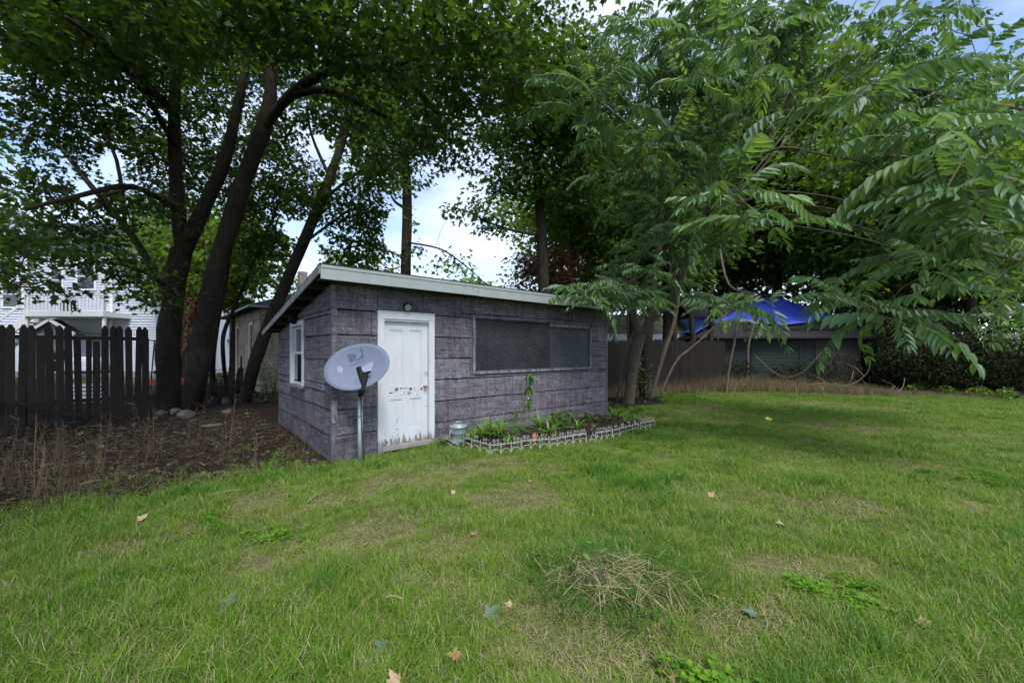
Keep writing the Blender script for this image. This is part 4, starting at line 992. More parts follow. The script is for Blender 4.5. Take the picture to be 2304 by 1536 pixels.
def smooth_path(pts, sub=4):
    'Catmull-Rom through (point, radius)'
    out = []
    for i in range(len(pts) - 1):
        p0, p1, p2, p3 = pts[max(i - 1, 0)], pts[i], pts[i + 1], pts[min(i + 2, len(pts) - 1)]
        for k in range(sub):
            t = k / sub
            f = lambda a, b, c, d: 0.5 * ((2 * b) + (-a + c) * t + (2 * a - 5 * b + 4 * c - d) * t * t + (-a + 3 * b - 3 * c + d) * t ** 3)
            out.append((f(p0[0], p1[0], p2[0], p3[0]), p1[1] + (p2[1] - p1[1]) * t))
    out.append(pts[-1]); return out

def proj(Pn):
    Pn = np.asarray(Pn); Y = np.maximum(Pn[:, 1], 0.2)
    return 1152 + Pn[:, 0] / Y * F, 790 - (Pn[:, 2] - EYE) / Y * F

# openings where the photograph shows sky between the crowns (px, py, rx, ry)
HOLES = [(968, 500, 30, 95), (890, 520, 34, 60), (1115, 585, 62, 52), (1010, 420, 34, 40), (690, 590, 42, 60), (720, 330, 30, 36), (665, 515, 36, 24), (250, 365, 38, 38), (195, 425, 34, 34), (2255, 40, 62, 55), (205, 690, 40, 22)]
def keep(Pn, soft=0.75):
    px, py = proj(Pn); ok = np.ones(len(px), bool)
    for hx, hy, rx, ry in HOLES:
        d = ((px - hx) / rx) ** 2 + ((py - hy) / ry) ** 2
        ok &= d > (0.55 + soft * rng.random(len(px)))
    return ok

def blob_points(blobs, density, r_):
    'points filling lumps of crown; a lump is (px, py, Y, rx px, ry px, depth m)'
    out = []
    for b in blobs:
        if b[0] == 'w':                                      # a lump given in metres
            p = r_.normal(size=(int(density * b[7] * b[4] * b[5] * b[6] * 4.19), 3)); p /= np.linalg.norm(p, axis=1, keepdims=True); p *= r_.random((len(p), 1)) ** 0.42
            out.append(np.array(b[1:4]) + p * np.array(b[4:7])); continue
        px, py, Y, rx, ry, dY = b[:6]; dens = density * (b[6] if len(b) > 6 else 1.0)
        wx, wz = rx / F * Y, ry / F * Y
        n = max(3, int(dens * wx * wz * dY * 4.19))
        p = r_.normal(size=(n, 3)); p /= np.linalg.norm(p, axis=1, keepdims=True); p *= r_.random((n, 1)) ** 0.42
        c = np.array(P(px, py, Y)); q2 = c + p * np.array([wx, dY, wz])
        out.append(q2)
    A_ = np.concatenate(out); return A_[A_[:, 2] > 0.4]

def grow(nodes, att, jitter=0.10):
    'join every point to the nearest part of the skeleton grown so far'
    nodes = np.asarray(nodes); d = np.linalg.norm(att[:, None, :] - nodes[None], axis=2)
    best = d.min(1); par = d.argmin(1); order = []
    P_ = list(nodes); n0 = len(nodes); alive = np.ones(len(att), bool); parent = {}
    idx_of = np.zeros(len(att), int)
    for _ in range(len(att)):
        b = np.where(alive, best, 1e9); i = int(b.argmin()); alive[i] = False
        parent[len(P_)] = int(par[i]); idx_of[i] = len(P_); P_.append(att[i])
        nd = np.linalg.norm(att - att[i], axis=1) * 1.06; up = nd < best
        best = np.where(up, nd, best); par = np.where(up, len(P_) - 1, par)
    return np.array(P_), parent, n0, idx_of

def twig_mesh(P_, parent, n0, r0, mat, power=0.45, rmax=0.05):
    cnt = np.ones(len(P_))
    for i in sorted(parent, reverse=True): cnt[parent[i]] += cnt[i]
    V = []; Fc = []
    for i, p in parent.items():
        a, b = P_[p], P_[i]; ra = min(rmax, r0 * max(cnt[i], 1) ** power * 1.15); rb = min(rmax, r0 * max(cnt[i], 1) ** power * 0.85)
        m_ = (a + b) / 2 + rng.normal(size=3) * 0.06 * np.linalg.norm(b - a) + np.array([0, 0, 0.04]) * np.linalg.norm(b - a)
        mb = MB(); mb.tube([a, m_, b], [ra, (ra + rb) / 2, rb], 4, False); k = len(V); V += mb.v; Fc += [tuple(x + k for x in f) for f in mb.f]
    me = bpy.data.meshes.new('twigs'); me.from_pydata(V, [], Fc); me.materials.append(mat); return me

def make_limbs(e, limbs, bark, org):
    nodes = []
    for li, limb in enumerate(limbs):
        sp = smooth_path([(np.array(p), r) for p, r in limb[1]], 4)
        pts = [Vector(p) for p, _ in sp]; rs = [r for _, r in sp]
        if limb[0] == 'trunk':                               # root flare
            for i in range(min(3, len(rs))): rs[i] *= (1.12, 1.05, 1.02)[i]
        mb = MB(); mb.tube([p - org for p in pts], rs, 14 if limb[0] == 'trunk' else 9, True, 0.16); mb.build(limb[0], M[bark], e, True)
        for i, p in enumerate(pts):
            if p.z > 1.8: nodes.append(p[:])
        for a_, b_ in zip(pts[:-1], pts[1:]):
            if (a_ + b_).z / 2 > 1.8: nodes.append(((a_ + b_) / 2)[:])
    return nodes

def maple_leaves(att, dirs, per, size, spread, flat=0.35):
    n = len(att) * per; base = np.repeat(att, per, 0)
    o = rng.normal(size=(n, 3)) * spread * np.array([1, 1, flat]); pos = base + o
    d = o * np.array([1, 1, .3]) + rng.normal(size=(n, 3)) * 0.25 * spread + np.array([0, 0, -0.35 * spread])
    up = np.array([0, 0, 1.0]) + rng.normal(size=(n, 3)) * 0.42
    return pos, frames(d, up), size * rng.uniform(.6, 1.2, n)

def maple_tree(name, label, cat, group, limbs, blobs, density, per, size, spread, mat='maple', bark='bark', nleaf=200, twigr=0.0045, template=MAPLE, lit=0.0, leafnear=14, holes=True):
    org = Vector(limbs[0][1][0][0]); org.z = 0
    e = empty(name, org, 0, label, cat, group)
    nodes = make_limbs(e, limbs, bark, org)
    att = blob_points(blobs, density, rng)
    if holes: att = att[keep(att)]
    P_, par, n0, _ = grow(nodes, att)
    tw = twig_mesh(P_ - np.array(org), par, n0, twigr, M['twig'] if bark != 'barkpale' else M['twigpale'])
    o = place('twigs', tw, e); o['kind'] = 'stuff'
    pos, R, sc = maple_leaves(att, None, per, size, spread)
    if holes:
        k = keep(pos, 0.3); pos, R, sc = pos[k], R[k], sc[k]
    # leaves that show largest become leaves of their own
    if nleaf:
        px, py = proj(pos); vis = (px > 0) & (px < 2304) & (py > 0) & (py < 1200) & (pos[:, 1] < leafnear)
        dist = np.where(vis, pos[:, 1] / np.maximum(sc, .02), 1e9)
        near = np.argsort(dist)[:nleaf]; near = near[dist[near] < 1e8]
        msk = np.ones(len(pos), bool); msk[near] = False
        for i in near:
            lo = bpy.data.objects.new('leaf', leaf_me[mat] if mat in leaf_me else leaf_me['maple']); lo.matrix_basis = Matrix.LocRotScale(Vector(pos[i]) - org, Matrix(R[i].tolist()).to_quaternion(), Vector((sc[i],) * 3)); link(lo, e)
        pos, R, sc = pos[msk], R[msk], sc[msk]
    alt = rng.random(len(pos)) < (.45 if template is MAPLE else 0)
    for T, s_ in ((template, ~alt), (MAPLE2, alt)):
        if s_.any():
            me = scatter_mesh('foliage', T[0], T[1], pos[s_] - np.array(org), R[s_], sc[s_], M[mat])
            fo = place('foliage', me, e); fo['kind'] = 'stuff'
    return e

def frond_set(att, per, spread_up=0.25):
    pos, R, sc, var = [], [], [], []
    for a in att:
        n = per if per < 3 else int(rng.integers(max(2, per - 2), per + 2)); t0 = rng.uniform(0, 6.28)
        for i in range(n):
            t = t0 + 6.283 * i / n + rng.normal() * .25
            d = np.array([math.cos(t), math.sin(t), rng.normal() * .38 + spread_up]); pos.append(a + d * .05); 
            R.append(frames(d[None], np.array([[rng.normal() * .25, rng.normal() * .25, 1.0]]))[0]); sc.append(rng.uniform(.55, 1.25)); var.append(int(rng.integers(0, len(FRONDS))))
    return np.array(pos), np.array(R), np.array(sc), np.array(var)

def frond_tree(name, label, cat, group, limbs, blobs, density, per, scale=1.0, bark='barkpale', nparts=300, mat='ailanthus', tips=(), twigr=0.005, holes=True):
    org = Vector(limbs[0][1][0][0]); org.z = 0
    e = empty(name, org, 0, label, cat, group)
    nodes = make_limbs(e, limbs, bark, org)
    att = blob_points(blobs, density, rng) if blobs else np.zeros((0, 3))
    if holes and len(att): att = att[keep(att)]
    if len(tips): att = np.concatenate([np.array([p[:] for p in tips]), att])
    P_, par, n0, _ = grow(nodes, att)
    o = place('twigs', twig_mesh(P_ - np.array(org), par, n0, twigr, M['twigpale'], 0.4, 0.035), e); o['kind'] = 'stuff'
    pos, R, sc, var = frond_set(att, per); sc = sc * scale
    if len(tips):
        td = np.min(np.linalg.norm(pos[:, None, :] - np.array([p[:] for p in tips])[None], axis=2), 1); sc = np.where(td < .12, np.maximum(sc, .8) * 1.28, sc)
    px, py = proj(pos); vis = (px > -60) & (px < 2364) & (py > -60) & (py < 1200)
    dist = np.where(vis, pos[:, 1] / sc, 1e9); near = np.argsort(dist)[:nparts]; near = near[dist[near] < 1e8]
    msk = np.ones(len(pos), bool); msk[near] = False
    for i in near:
        m_ = 'ailnew' if rng.random() < .22 else mat
        lo = bpy.data.objects.new('compound_leaf', frond_me[m_][var[i]]); lo.matrix_basis = Matrix.LocRotScale(Vector(pos[i]) - org, Matrix(R[i].tolist()).to_quaternion(), Vector((sc[i],) * 3)); link(lo, e)
    if msk.any():
        Vs, Ls, Ts, k = [], [], [], 0
        for v in range(len(FRONDS)):
            s_ = msk & (var == v)
            if not s_.any(): continue
            T = FRONDS[v]; tv = np.asarray(T[0]); N = int(s_.sum())
            V = np.einsum('nij,kj->nki', R[s_], tv) * sc[s_].reshape(N, 1, 1) + (pos[s_] - np.array(org))[:, None, :]
            lt = np.concatenate([np.asarray(f) for f in T[1]]); tt = np.array([len(f) for f in T[1]])
            Ls.append((lt[None] + (np.arange(N) * len(tv))[:, None] + k).ravel()); Ts.append(np.tile(tt, N)); Vs.append(V.reshape(-1, 3)); k += N * len(tv)
        tot = np.concatenate(Ts); me = raw_mesh('foliage', np.concatenate(Vs), np.concatenate(Ls), np.concatenate([[0], np.cumsum(tot)[:-1]]), tot, M[mat])
        fo = place('foliage', me, e); fo['kind'] = 'stuff'
    return e

def LB(kind, *pts): return (kind, [(P(x, y, Y), r) for x, y, Y, r in pts])
def TR_(g, *pts): return ('trunk', [(Vector((g.x, g.y, -0.15)), pts[0][3] * 1.0)] + [(P(x, y, Y), r) for x, y, Y, r in pts[0:]])

# ------------------------------------------------------------------ maples on the left
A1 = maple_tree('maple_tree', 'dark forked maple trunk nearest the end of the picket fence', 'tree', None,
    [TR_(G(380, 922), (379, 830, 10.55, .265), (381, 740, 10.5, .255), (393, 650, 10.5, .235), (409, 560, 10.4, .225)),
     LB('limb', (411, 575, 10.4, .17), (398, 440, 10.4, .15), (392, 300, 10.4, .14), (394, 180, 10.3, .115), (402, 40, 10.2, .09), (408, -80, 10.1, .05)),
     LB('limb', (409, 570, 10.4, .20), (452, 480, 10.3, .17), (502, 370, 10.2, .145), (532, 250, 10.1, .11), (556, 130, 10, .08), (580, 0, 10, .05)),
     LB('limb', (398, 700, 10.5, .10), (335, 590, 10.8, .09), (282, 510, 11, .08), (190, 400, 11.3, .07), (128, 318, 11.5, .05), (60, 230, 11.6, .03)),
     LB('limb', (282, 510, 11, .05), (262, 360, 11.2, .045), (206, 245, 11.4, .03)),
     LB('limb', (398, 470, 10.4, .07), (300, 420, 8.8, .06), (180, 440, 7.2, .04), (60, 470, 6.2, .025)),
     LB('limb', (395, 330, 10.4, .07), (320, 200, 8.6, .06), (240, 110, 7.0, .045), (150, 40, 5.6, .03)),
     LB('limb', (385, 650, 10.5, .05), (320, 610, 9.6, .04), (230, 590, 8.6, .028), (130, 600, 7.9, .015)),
     ('limb', [(P(394, 250, 10.3), .10), (Vector((-7.6, 7, 7.3)), .08), (Vector((-6.6, 3.5, 7.7)), .06), (Vector((-5.6, -.5, 7.6)), .03)]),  # limb added to carry the unseen shading crown overhead
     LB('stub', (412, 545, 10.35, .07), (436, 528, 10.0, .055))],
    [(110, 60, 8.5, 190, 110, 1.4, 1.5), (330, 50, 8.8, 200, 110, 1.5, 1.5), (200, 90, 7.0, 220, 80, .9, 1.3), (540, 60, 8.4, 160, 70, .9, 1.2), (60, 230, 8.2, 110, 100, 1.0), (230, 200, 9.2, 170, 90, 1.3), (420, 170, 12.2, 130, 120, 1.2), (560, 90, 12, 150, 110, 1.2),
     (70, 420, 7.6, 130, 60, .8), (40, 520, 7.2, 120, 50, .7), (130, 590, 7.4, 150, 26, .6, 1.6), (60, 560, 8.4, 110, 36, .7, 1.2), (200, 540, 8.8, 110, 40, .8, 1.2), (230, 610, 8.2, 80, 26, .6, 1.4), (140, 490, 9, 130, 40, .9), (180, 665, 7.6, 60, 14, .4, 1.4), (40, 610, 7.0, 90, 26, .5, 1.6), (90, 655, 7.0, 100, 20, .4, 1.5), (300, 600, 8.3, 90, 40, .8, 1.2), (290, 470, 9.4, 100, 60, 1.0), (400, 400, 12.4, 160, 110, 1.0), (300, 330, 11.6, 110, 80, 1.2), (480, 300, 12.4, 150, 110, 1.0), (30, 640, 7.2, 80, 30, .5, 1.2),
     (340, 660, 9.5, 60, 34, .6, 1.4), (120, 320, 9.5, 110, 70, 1.1), (60, 100, 6.2, 130, 60, .7), (420, 30, 6.8, 160, 60, .8), (520, -60, 7.5, 260, 90, 1.4), ('w', -1.6, -4.4, 7.8, 2.2, 2.0, .8, .8), ('w', -5, -4.4, 7.8, 2.3, 2.0, .8, .8), ('w', -8.6, -2.6, 7.8, 2.3, 2.0, .8, .8), ('w', -3.4, -1.8, 7.7, 2.2, 2.0, .8, .85), ('w', -6.2, -1.0, 7.7, 2.2, 2.0, .9, .85), ('w', -8.8, 1.2, 7.8, 2.4, 2.2, 1.0, .85), ('w', -6.4, 2.6, 7.9, 2.2, 2.0, .9, .85), ('w', -10.5, 4.5, 7.6, 2.2, 2.2, 1.0, .85), ('w', -7.6, 6.2, 8.6, 2.4, 2.0, .9, .7)],  # 'w' lumps: unseen crown added overhead to shade the left lawn
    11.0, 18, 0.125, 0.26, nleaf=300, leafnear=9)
A2 = maple_tree('maple_tree', 'big maple leaning right behind the forked trunk, with long limbs over the shed', 'tree', None,
    [TR_(G(426, 917), (445, 841, 10.5, .25), (452, 775, 10.5, .25), (464, 708, 10.4, .225), (478, 635, 10.4, .215), (502, 555, 10.3, .21), (548, 405, 10.1, .195), (600, 265, 10, .17), (612, 150, 9.9, .12), (616, 10, 9.8, .09), (620, -100, 9.7, .05)),
     LB('limb', (592, 290, 10, .12), (650, 218, 9.7, .12), (700, 180, 9.4, .105), (765, 155, 9.1, .09), (860, 156, 8.7, .07), (925, 190, 8.5, .05), (985, 260, 8.3, .03)),
     LB('limb', (650, 218, 9.7, .085), (725, 203, 9.3, .075), (805, 232, 9, .06), (880, 270, 8.8, .035)),
     LB('limb', (700, 180, 9.4, .06), (745, 140, 9.2, .05), (835, 118, 8.9, .03)),
     LB('limb', (860, 156, 8.7, .045), (880, 70, 8.2, .04), (940, -20, 7.6, .03)),
     LB('limb', (865, 158, 8.7, .04), (1000, 110, 8.0, .035), (1130, 90, 7.4, .02)),
     LB('limb', (612, 150, 9.9, .06), (700, 40, 8.5, .05), (800, -60, 7, .03))],
    [(700, 60, 7.6, 170, 90, 1.5), (880, 50, 7.4, 170, 90, 1.5), (1050, 70, 7.2, 160, 90, 1.3), (1180, 140, 7.4, 110, 90, 1.0), (820, 240, 9, 110, 60, 1.0, .9), (960, 230, 8.4, 120, 70, 1.0), (1090, 230, 8, 110, 80, 1.0), (880, 340, 8.8, 100, 60, .8, .9), (640, 330, 12, 100, 110, 1.0), (560, 470, 12.2, 90, 90, .9), (620, 130, 11.6, 120, 90, 1.0),
     (1010, 330, 8.5, 90, 60, .7), (760, -80, 7.5, 300, 90, 1.4), (1150, -60, 7.5, 260, 90, 1.4)],
    11.0, 18, 0.125, 0.26, nleaf=300, leafnear=10)
B1 = maple_tree('maple_tree', 'slim maple trunk leaning right across the tan outbuilding', 'tree', None,
    [TR_(G(548, 905), (574, 815, 11.45, .165), (604, 735, 11.4, .16), (648, 625, 11.3, .15), (700, 505, 11.2, .14), (742, 400, 11.2, .125), (775, 300, 11.2, .10), (800, 180, 11.2, .08), (812, 40, 11.2, .05)),
     LB('limb', (652, 612, 11.3, .05), (662, 575, 11.2, .045), (700, 535, 11.0, .04), (790, 470, 10.6, .025)),
     LB('limb', (720, 455, 11.2, .05), (790, 400, 10.8, .035), (850, 360, 10.5, .02)),
     LB('limb', (742, 400, 11.2, .05), (700, 300, 11.4, .035), (690, 220, 11.4, .02))],
    [(790, 470, 11, 80, 70, .9), (840, 390, 11, 80, 70, .9), (780, 560, 11, 60, 50, .7, .8), (840, 530, 11.2, 50, 70, .7, 1.0), (760, 610, 11, 60, 26, .6, 1.0), (700, 450, 11, 50, 50, .7), (640, 420, 11.6, 70, 80, .9), (760, 230, 11.6, 90, 80, 1), (600, 560, 11.8, 90, 60, .9), (830, 250, 11.8, 60, 70, .8)],
    17, 16, 0.145, 0.25, nleaf=200, leafnear=13)
B2 = maple_tree('maple_sapling', 'first of two slim young maple stems between the big trunks and outbuilding', 'tree', 'slim young maple stems',
    [TR_(G(482, 893), (478, 820, 11.8, .075), (488, 730, 11.8, .07), (506, 640, 11.8, .06), (522, 540, 11.7, .05), (540, 430, 11.6, .03))],
    [(540, 540, 11.6, 50, 60, .5), (500, 600, 11.8, 50, 40, .5)], 7, 14, .13, .22, nleaf=60, leafnear=14)
B3 = maple_tree('maple_sapling', 'second slim young maple stem, curving right before the outbuilding', 'tree', 'slim young maple stems',
    [TR_(G(512, 880), (502, 800, 12.6, .06), (505, 745, 12.6, .058), (528, 690, 12.5, .055), (562, 610, 12.3, .05), (610, 500, 12, .04), (645, 400, 11.8, .025))],
    [(600, 540, 12.2, 60, 50, .6), (560, 600, 12.4, 60, 34, .5), (590, 640, 12.4, 50, 26, .5)], 7, 14, .14, .22, nleaf=60, leafnear=14)
# shaggy vine-wrapped trunk behind
sh = empty('dead_shaggy_trunk', G(428, 868), 0, 'shaggy brown dead trunk behind the two big maples', 'tree')
g0 = sh.location.copy()
mb = MB(); mb.tube([Vector((0, 0, -.1)), P(432, 800, g0.y) - g0, P(425, 740, g0.y) - g0, P(420, 690, g0.y) - g0, P(428, 660, g0.y) - g0], [.18, .2, .36, .48, .2], 14, True, .5); mb.build('trunk', M['shaggy'], sh, True)
pos = np.array([(P(422 + rng.normal() * 14, rng.uniform(668, 790), g0.y - .35) - g0)[:] for _ in range(700)]); pos[:, 1] = rng.uniform(-.45, .2, 700)
me = scatter_mesh('bark_shreds', LANCE[0], LANCE[1], pos, frames(rng.normal(size=(700, 3)) * .4 + np.array([0, 0, -1]), rng.normal(size=(700, 3))), rng.uniform(.12, .3, 700), M['shaggy']); o = place('bark_shreds', me, sh); o['kind'] = 'stuff'
# broken stake
stk = empty('broken_stump', G(537, 893), 0, 'dark broken stump standing before the tan outbuilding', 'stump')
MB().tube([(0, 0, -.1), (.02, 0, .5), (.06, 0, .95), (.07, 0, 1.0)], [.13, .10, .09, .05], 9, True, .3).build('stump', M['bark'], stk, True)
MB().tube([(.08, 0, .9), (.09, 0, 1.4)], [.035, .025], 6, True).build('snag', M['bark'], stk, True)

# ------------------------------------------------------------------ trees straight behind the shed
C1 = maple_tree('maple_tree', 'straight dark trunk rising behind the left half of the shed roof', 'tree', None,
    [TR_(Vector(((912 - 1152) / F * 15.5, 15.5, 0)), (912, 700, 15.5, .21), (913, 600, 15.5, .2), (916, 420, 15.5, .17), (905, 320, 15.5, .13), (890, 190, 15.4, .10), (880, 50, 15.2, .06)),
     LB('limb', (913, 470, 15.5, .06), (890, 455, 15.3, .05), (880, 440, 15.2, .03)),
     LB('limb', (914, 545, 15.5, .04), (990, 560, 14.6, .03), (1050, 600, 14, .02), (1095, 640, 13.6, .01))],
    [(905, 380, 15.5, 70, 50, 1.2), (860, 300, 15.6, 100, 80, 1.6), (960, 300, 15, 80, 60, 1.4), (935, 540, 15.2, 34, 60, .8, 1.2), (985, 440, 14.8, 50, 60, .8, .8), (850, 560, 15.4, 45, 60, .9), (1000, 585, 14.4, 45, 24, .6, .8), (850, 160, 15.4, 130, 100, 1.8), (980, 150, 15, 120, 100, 1.6)],
    7.5, 17, 0.17, 0.34, nleaf=120, leafnear=17)
D1 = maple_tree('maple_tree', 'dark trunk rising behind the middle of the shed roof beside the purple tree', 'tree', None,
    [TR_(Vector(((1224 - 1152) / F * 14, 14, 0)), (1226, 730, 14, .21), (1223, 640, 14, .2), (1218, 520, 14, .185), (1212, 440, 14, .16), (1205, 300, 14, .12), (1190, 150, 13.8, .08), (1180, 20, 13.6, .05)),
     LB('limb', (1222, 530, 14, .055), (1160, 520, 13.4, .045), (1100, 500, 12.9, .03), (1040, 470, 12.5, .015)),
     LB('limb', (1222, 600, 14, .03), (1190, 585, 13.5, .025), (1160, 600, 13.2, .015)),
     LB('limb', (1212, 440, 14, .06), (1280, 360, 13.4, .04), (1340, 300, 13, .03))],
    [(1200, 410, 14, 95, 60, 1.3), (1100, 500, 12.9, 85, 28, .7, 1.2), (1040, 460, 12.6, 60, 30, .6, 1.1), (1140, 330, 14, 110, 70, 1.4), (1250, 280, 13.6, 130, 90, 1.6), (1110, 430, 13.4, 50, 40, .6), (1200, 150, 13.4, 140, 110, 1.7), (1320, 200, 13, 110, 100, 1.5), (1300, 420, 14, 70, 80, 1.1)],
    8.5, 17, 0.165, 0.32, nleaf=120, leafnear=16)
E1 = maple_tree('maple_tree', 'thinner dark trunk just right of the purple-leaved tree', 'tree', None,
    [TR_(Vector(((1290 - 1152) / F * 16, 16, 0)), (1291, 700, 16, .14), (1288, 600, 16, .13), (1296, 450, 16, .11), (1310, 300, 16, .08), (1320, 150, 16, .05))],
    [(1300, 480, 16, 90, 90, 1.4), (1340, 340, 16, 110, 100, 1.6), (1360, 560, 16, 90, 70, 1.2), (1330, 640, 16.5, 60, 40, 1)],
    8.0, 17, 0.18, 0.34, nleaf=0)
I1 = maple_tree('purple_maple', 'purple-leaved maple rising behind the shed roof', 'tree', None,
    [TR_(Vector(((1240 - 1152) / F * 15.4, 15.4, 0)), (1238, 720, 15.4, .12), (1234, 640, 15.4, .09), (1228, 580, 15.4, .04))],
    [(1215, 625, 15.3, 72, 42, .8), (1195, 590, 15.3, 45, 34, .7), (1262, 595, 15.3, 42, 40, .7)], 16, 17, .13, .26, 'purple', nleaf=0, holes=False)

# ------------------------------------------------------------------ ailanthus on the right
F1 = frond_tree('ailanthus_tree', 'pale-barked ailanthus forking low beside the right end of the shed', 'tree', None,
    [TR_(G(1414, 908), (1424, 830, 11.7, .155), (1436, 775, 11.65, .15), (1445, 740, 11.6, .145)),
     LB('limb', (1443, 752, 11.6, .13), (1475, 708, 11.4, .12), (1512, 675, 11.1, .11), (1540, 600, 10.6, .10), (1570, 510, 10, .075), (1635, 415, 9.3, .06), (1700, 330, 8.8, .05), (1765, 250, 8.3, .04), (1800, 130, 8, .03), (1830, -40, 7.7, .015)),
     LB('limb', (1443, 760, 11.6, .12), (1425, 700, 11.6, .10), (1428, 600, 11.4, .085), (1470, 480, 11, .075), (1495, 390, 10.7, .065), (1520, 230, 10.2, .05), (1545, 60, 9.8, .03)),
     LB('limb', (1548, 580, 10.5, .035), (1660, 520, 9, .028), (1760, 465, 8.2, .024), (1880, 505, 7.5, .02), (2020, 530, 6.9, .014)),
     LB('limb', (1580, 500, 9.9, .032), (1720, 345, 8.2, .028), (1860, 350, 7.3, .022), (1960, 372, 6.8, .018), (2015, 425, 6.6, .012)),
     LB('limb', (1512, 675, 11.1, .06), (1516, 600, 10.4, .05), (1505, 540, 9.6, .04)),
     LB('limb', (1425, 690, 11.6, .05), (1380, 650, 10.4, .04), (1340, 620, 9.2, .025)),
     LB('limb', (1495, 390, 10.7, .05), (1430, 300, 8.8, .04), (1350, 230, 7.4, .025)),
     *[LB('limb', (1545 + 5 * i, 590 - 9 * i, 10.5, .028), (1600 + 22 * i, 430 - 12 * i, 10, .022), (1650 + 45 * i, 230 - 14 * i, 9.6, .016), (1690 + 62 * i, 20 - 10 * i, 9.2, .008)) for i in range(7)],
     *[LB('limb', (1560 + 8 * i, 540, 10.2, .022), (1700 + 10 * i, 440 + 22 * i, 9.6, .018), (1850 + 20 * i, 440 + 30 * i, 9.2, .014), (1990 + 20 * i, 480 + 30 * i, 9, .008)) for i in range(4)],
     LB('limb', (1635, 415, 9.3, .05), (1660, 470, 7.4, .025), (1660, 440, 6.2, .016)),
     LB('limb', (1620, 560, 9, .025), (1640, 640, 7.4, .02), (1700, 660, 6.6, .012))],
    [(1420, 640, 10.6, 90, 60, 1.0), (1480, 560, 9.6, 90, 70, 1.0), (1440, 440, 10, 100, 80, 1.2), (1560, 330, 9.5, 110, 100, 1.2), (1660, 200, 8.6, 130, 110, 1.2), (1800, 90, 7.6, 150, 90, 1.2), (1480, 180, 9.4, 120, 100, 1.3), (1400, 110, 8.8, 130, 90, 1.2), (1600, 60, 8.6, 140, 90, 1.2), (1390, 320, 8.6, 90, 80, 1)],
    3.2, 6, 1.0, nparts=300,
    tips=[P(x, y, Y) for x, y, Y in ((1340, 640, 8.4), (1370, 655, 8.6), (1318, 668, 7.9), (1400, 640, 8.9), (1362, 690, 8.2), (1420, 690, 9.2), (1660, 440, 5.6), (1700, 475, 5.3), (1610, 470, 5.8), (1740, 520, 5.5), (1650, 690, 6.6), (1620, 700, 6.8), (1745, 690, 6.2), (1340, 215, 6.8), (1390, 250, 6.9), (1300, 240, 7.0), (1420, 60, 6.6), (1500, 330, 8), (1620, 110, 6.2), (1720, 90, 6.0), (1690, 180, 6.4), (1560, 190, 7.0), (1800, 240, 6.3), (1460, 610, 8.6))])
H1 = frond_tree('ailanthus_tree', 'large ailanthus overhanging the lawn from the right edge of the picture', 'tree', None,
    [TR_(Vector((15.6, 11.8, 0)), (2345, 760, 11.6, .17), (2340, 600, 11.2, .15), (2335, 420, 10.6, .12), (2330, 250, 10, .09), (2340, 60, 9.6, .07), (2345, -120, 9.4, .03)),
     LB('limb', (2340, 600, 11.2, .06), (2200, 560, 9, .045), (2120, 540, 7.4, .03), (2060, 560, 6.4, .018)),
     LB('limb', (2335, 420, 10.6, .06), (2180, 380, 8.4, .04), (2100, 360, 6.8, .026), (2000, 350, 5.8, .016)),
     LB('limb', (2330, 250, 10, .05), (2150, 220, 8, .036), (2060, 200, 6.6, .024), (1960, 190, 5.8, .014)),
     LB('limb', (2345, 700, 11.5, .05), (2200, 710, 8.8, .035), (2080, 700, 7, .022), (1980, 700, 6.2, .013)),
     LB('limb', (2335, 450, 10.7, .05), (2320, 400, 7.5, .03), (2290, 420, 5.4, .018))],
    [(2100, 330, 6.6, 150, 110, 1.0), (2200, 480, 6.8, 130, 110, 1.0), (2250, 360, 6, 90, 120, .9), (2010, 260, 6.8, 110, 90, .9), (2120, 190, 7, 110, 70, .9), (2240, 620, 7.4, 100, 90, 1.0), (2080, 560, 7.4, 110, 70, .9), (2260, 250, 7, 70, 70, .9), (2000, 130, 7.2, 110, 80, 1.0), (2130, 70, 7.6, 110, 70, .9), (2280, 160, 7.4, 70, 60, .8)],
    3.8, 6, 1.05, nparts=300,
    tips=[P(x, y, Y) for x, y, Y in ((1980, 715, 5.6), (2040, 730, 5.3), (1940, 690, 5.9), (2120, 440, 4.9), (2200, 520, 4.7), (2250, 640, 4.9), (2160, 330, 5), (2060, 300, 5.2), (1960, 230, 5.6), (2230, 420, 4.5), (2290, 560, 4.5), (1900, 250, 6), (2100, 610, 5.6), (1890, 660, 6.4))])
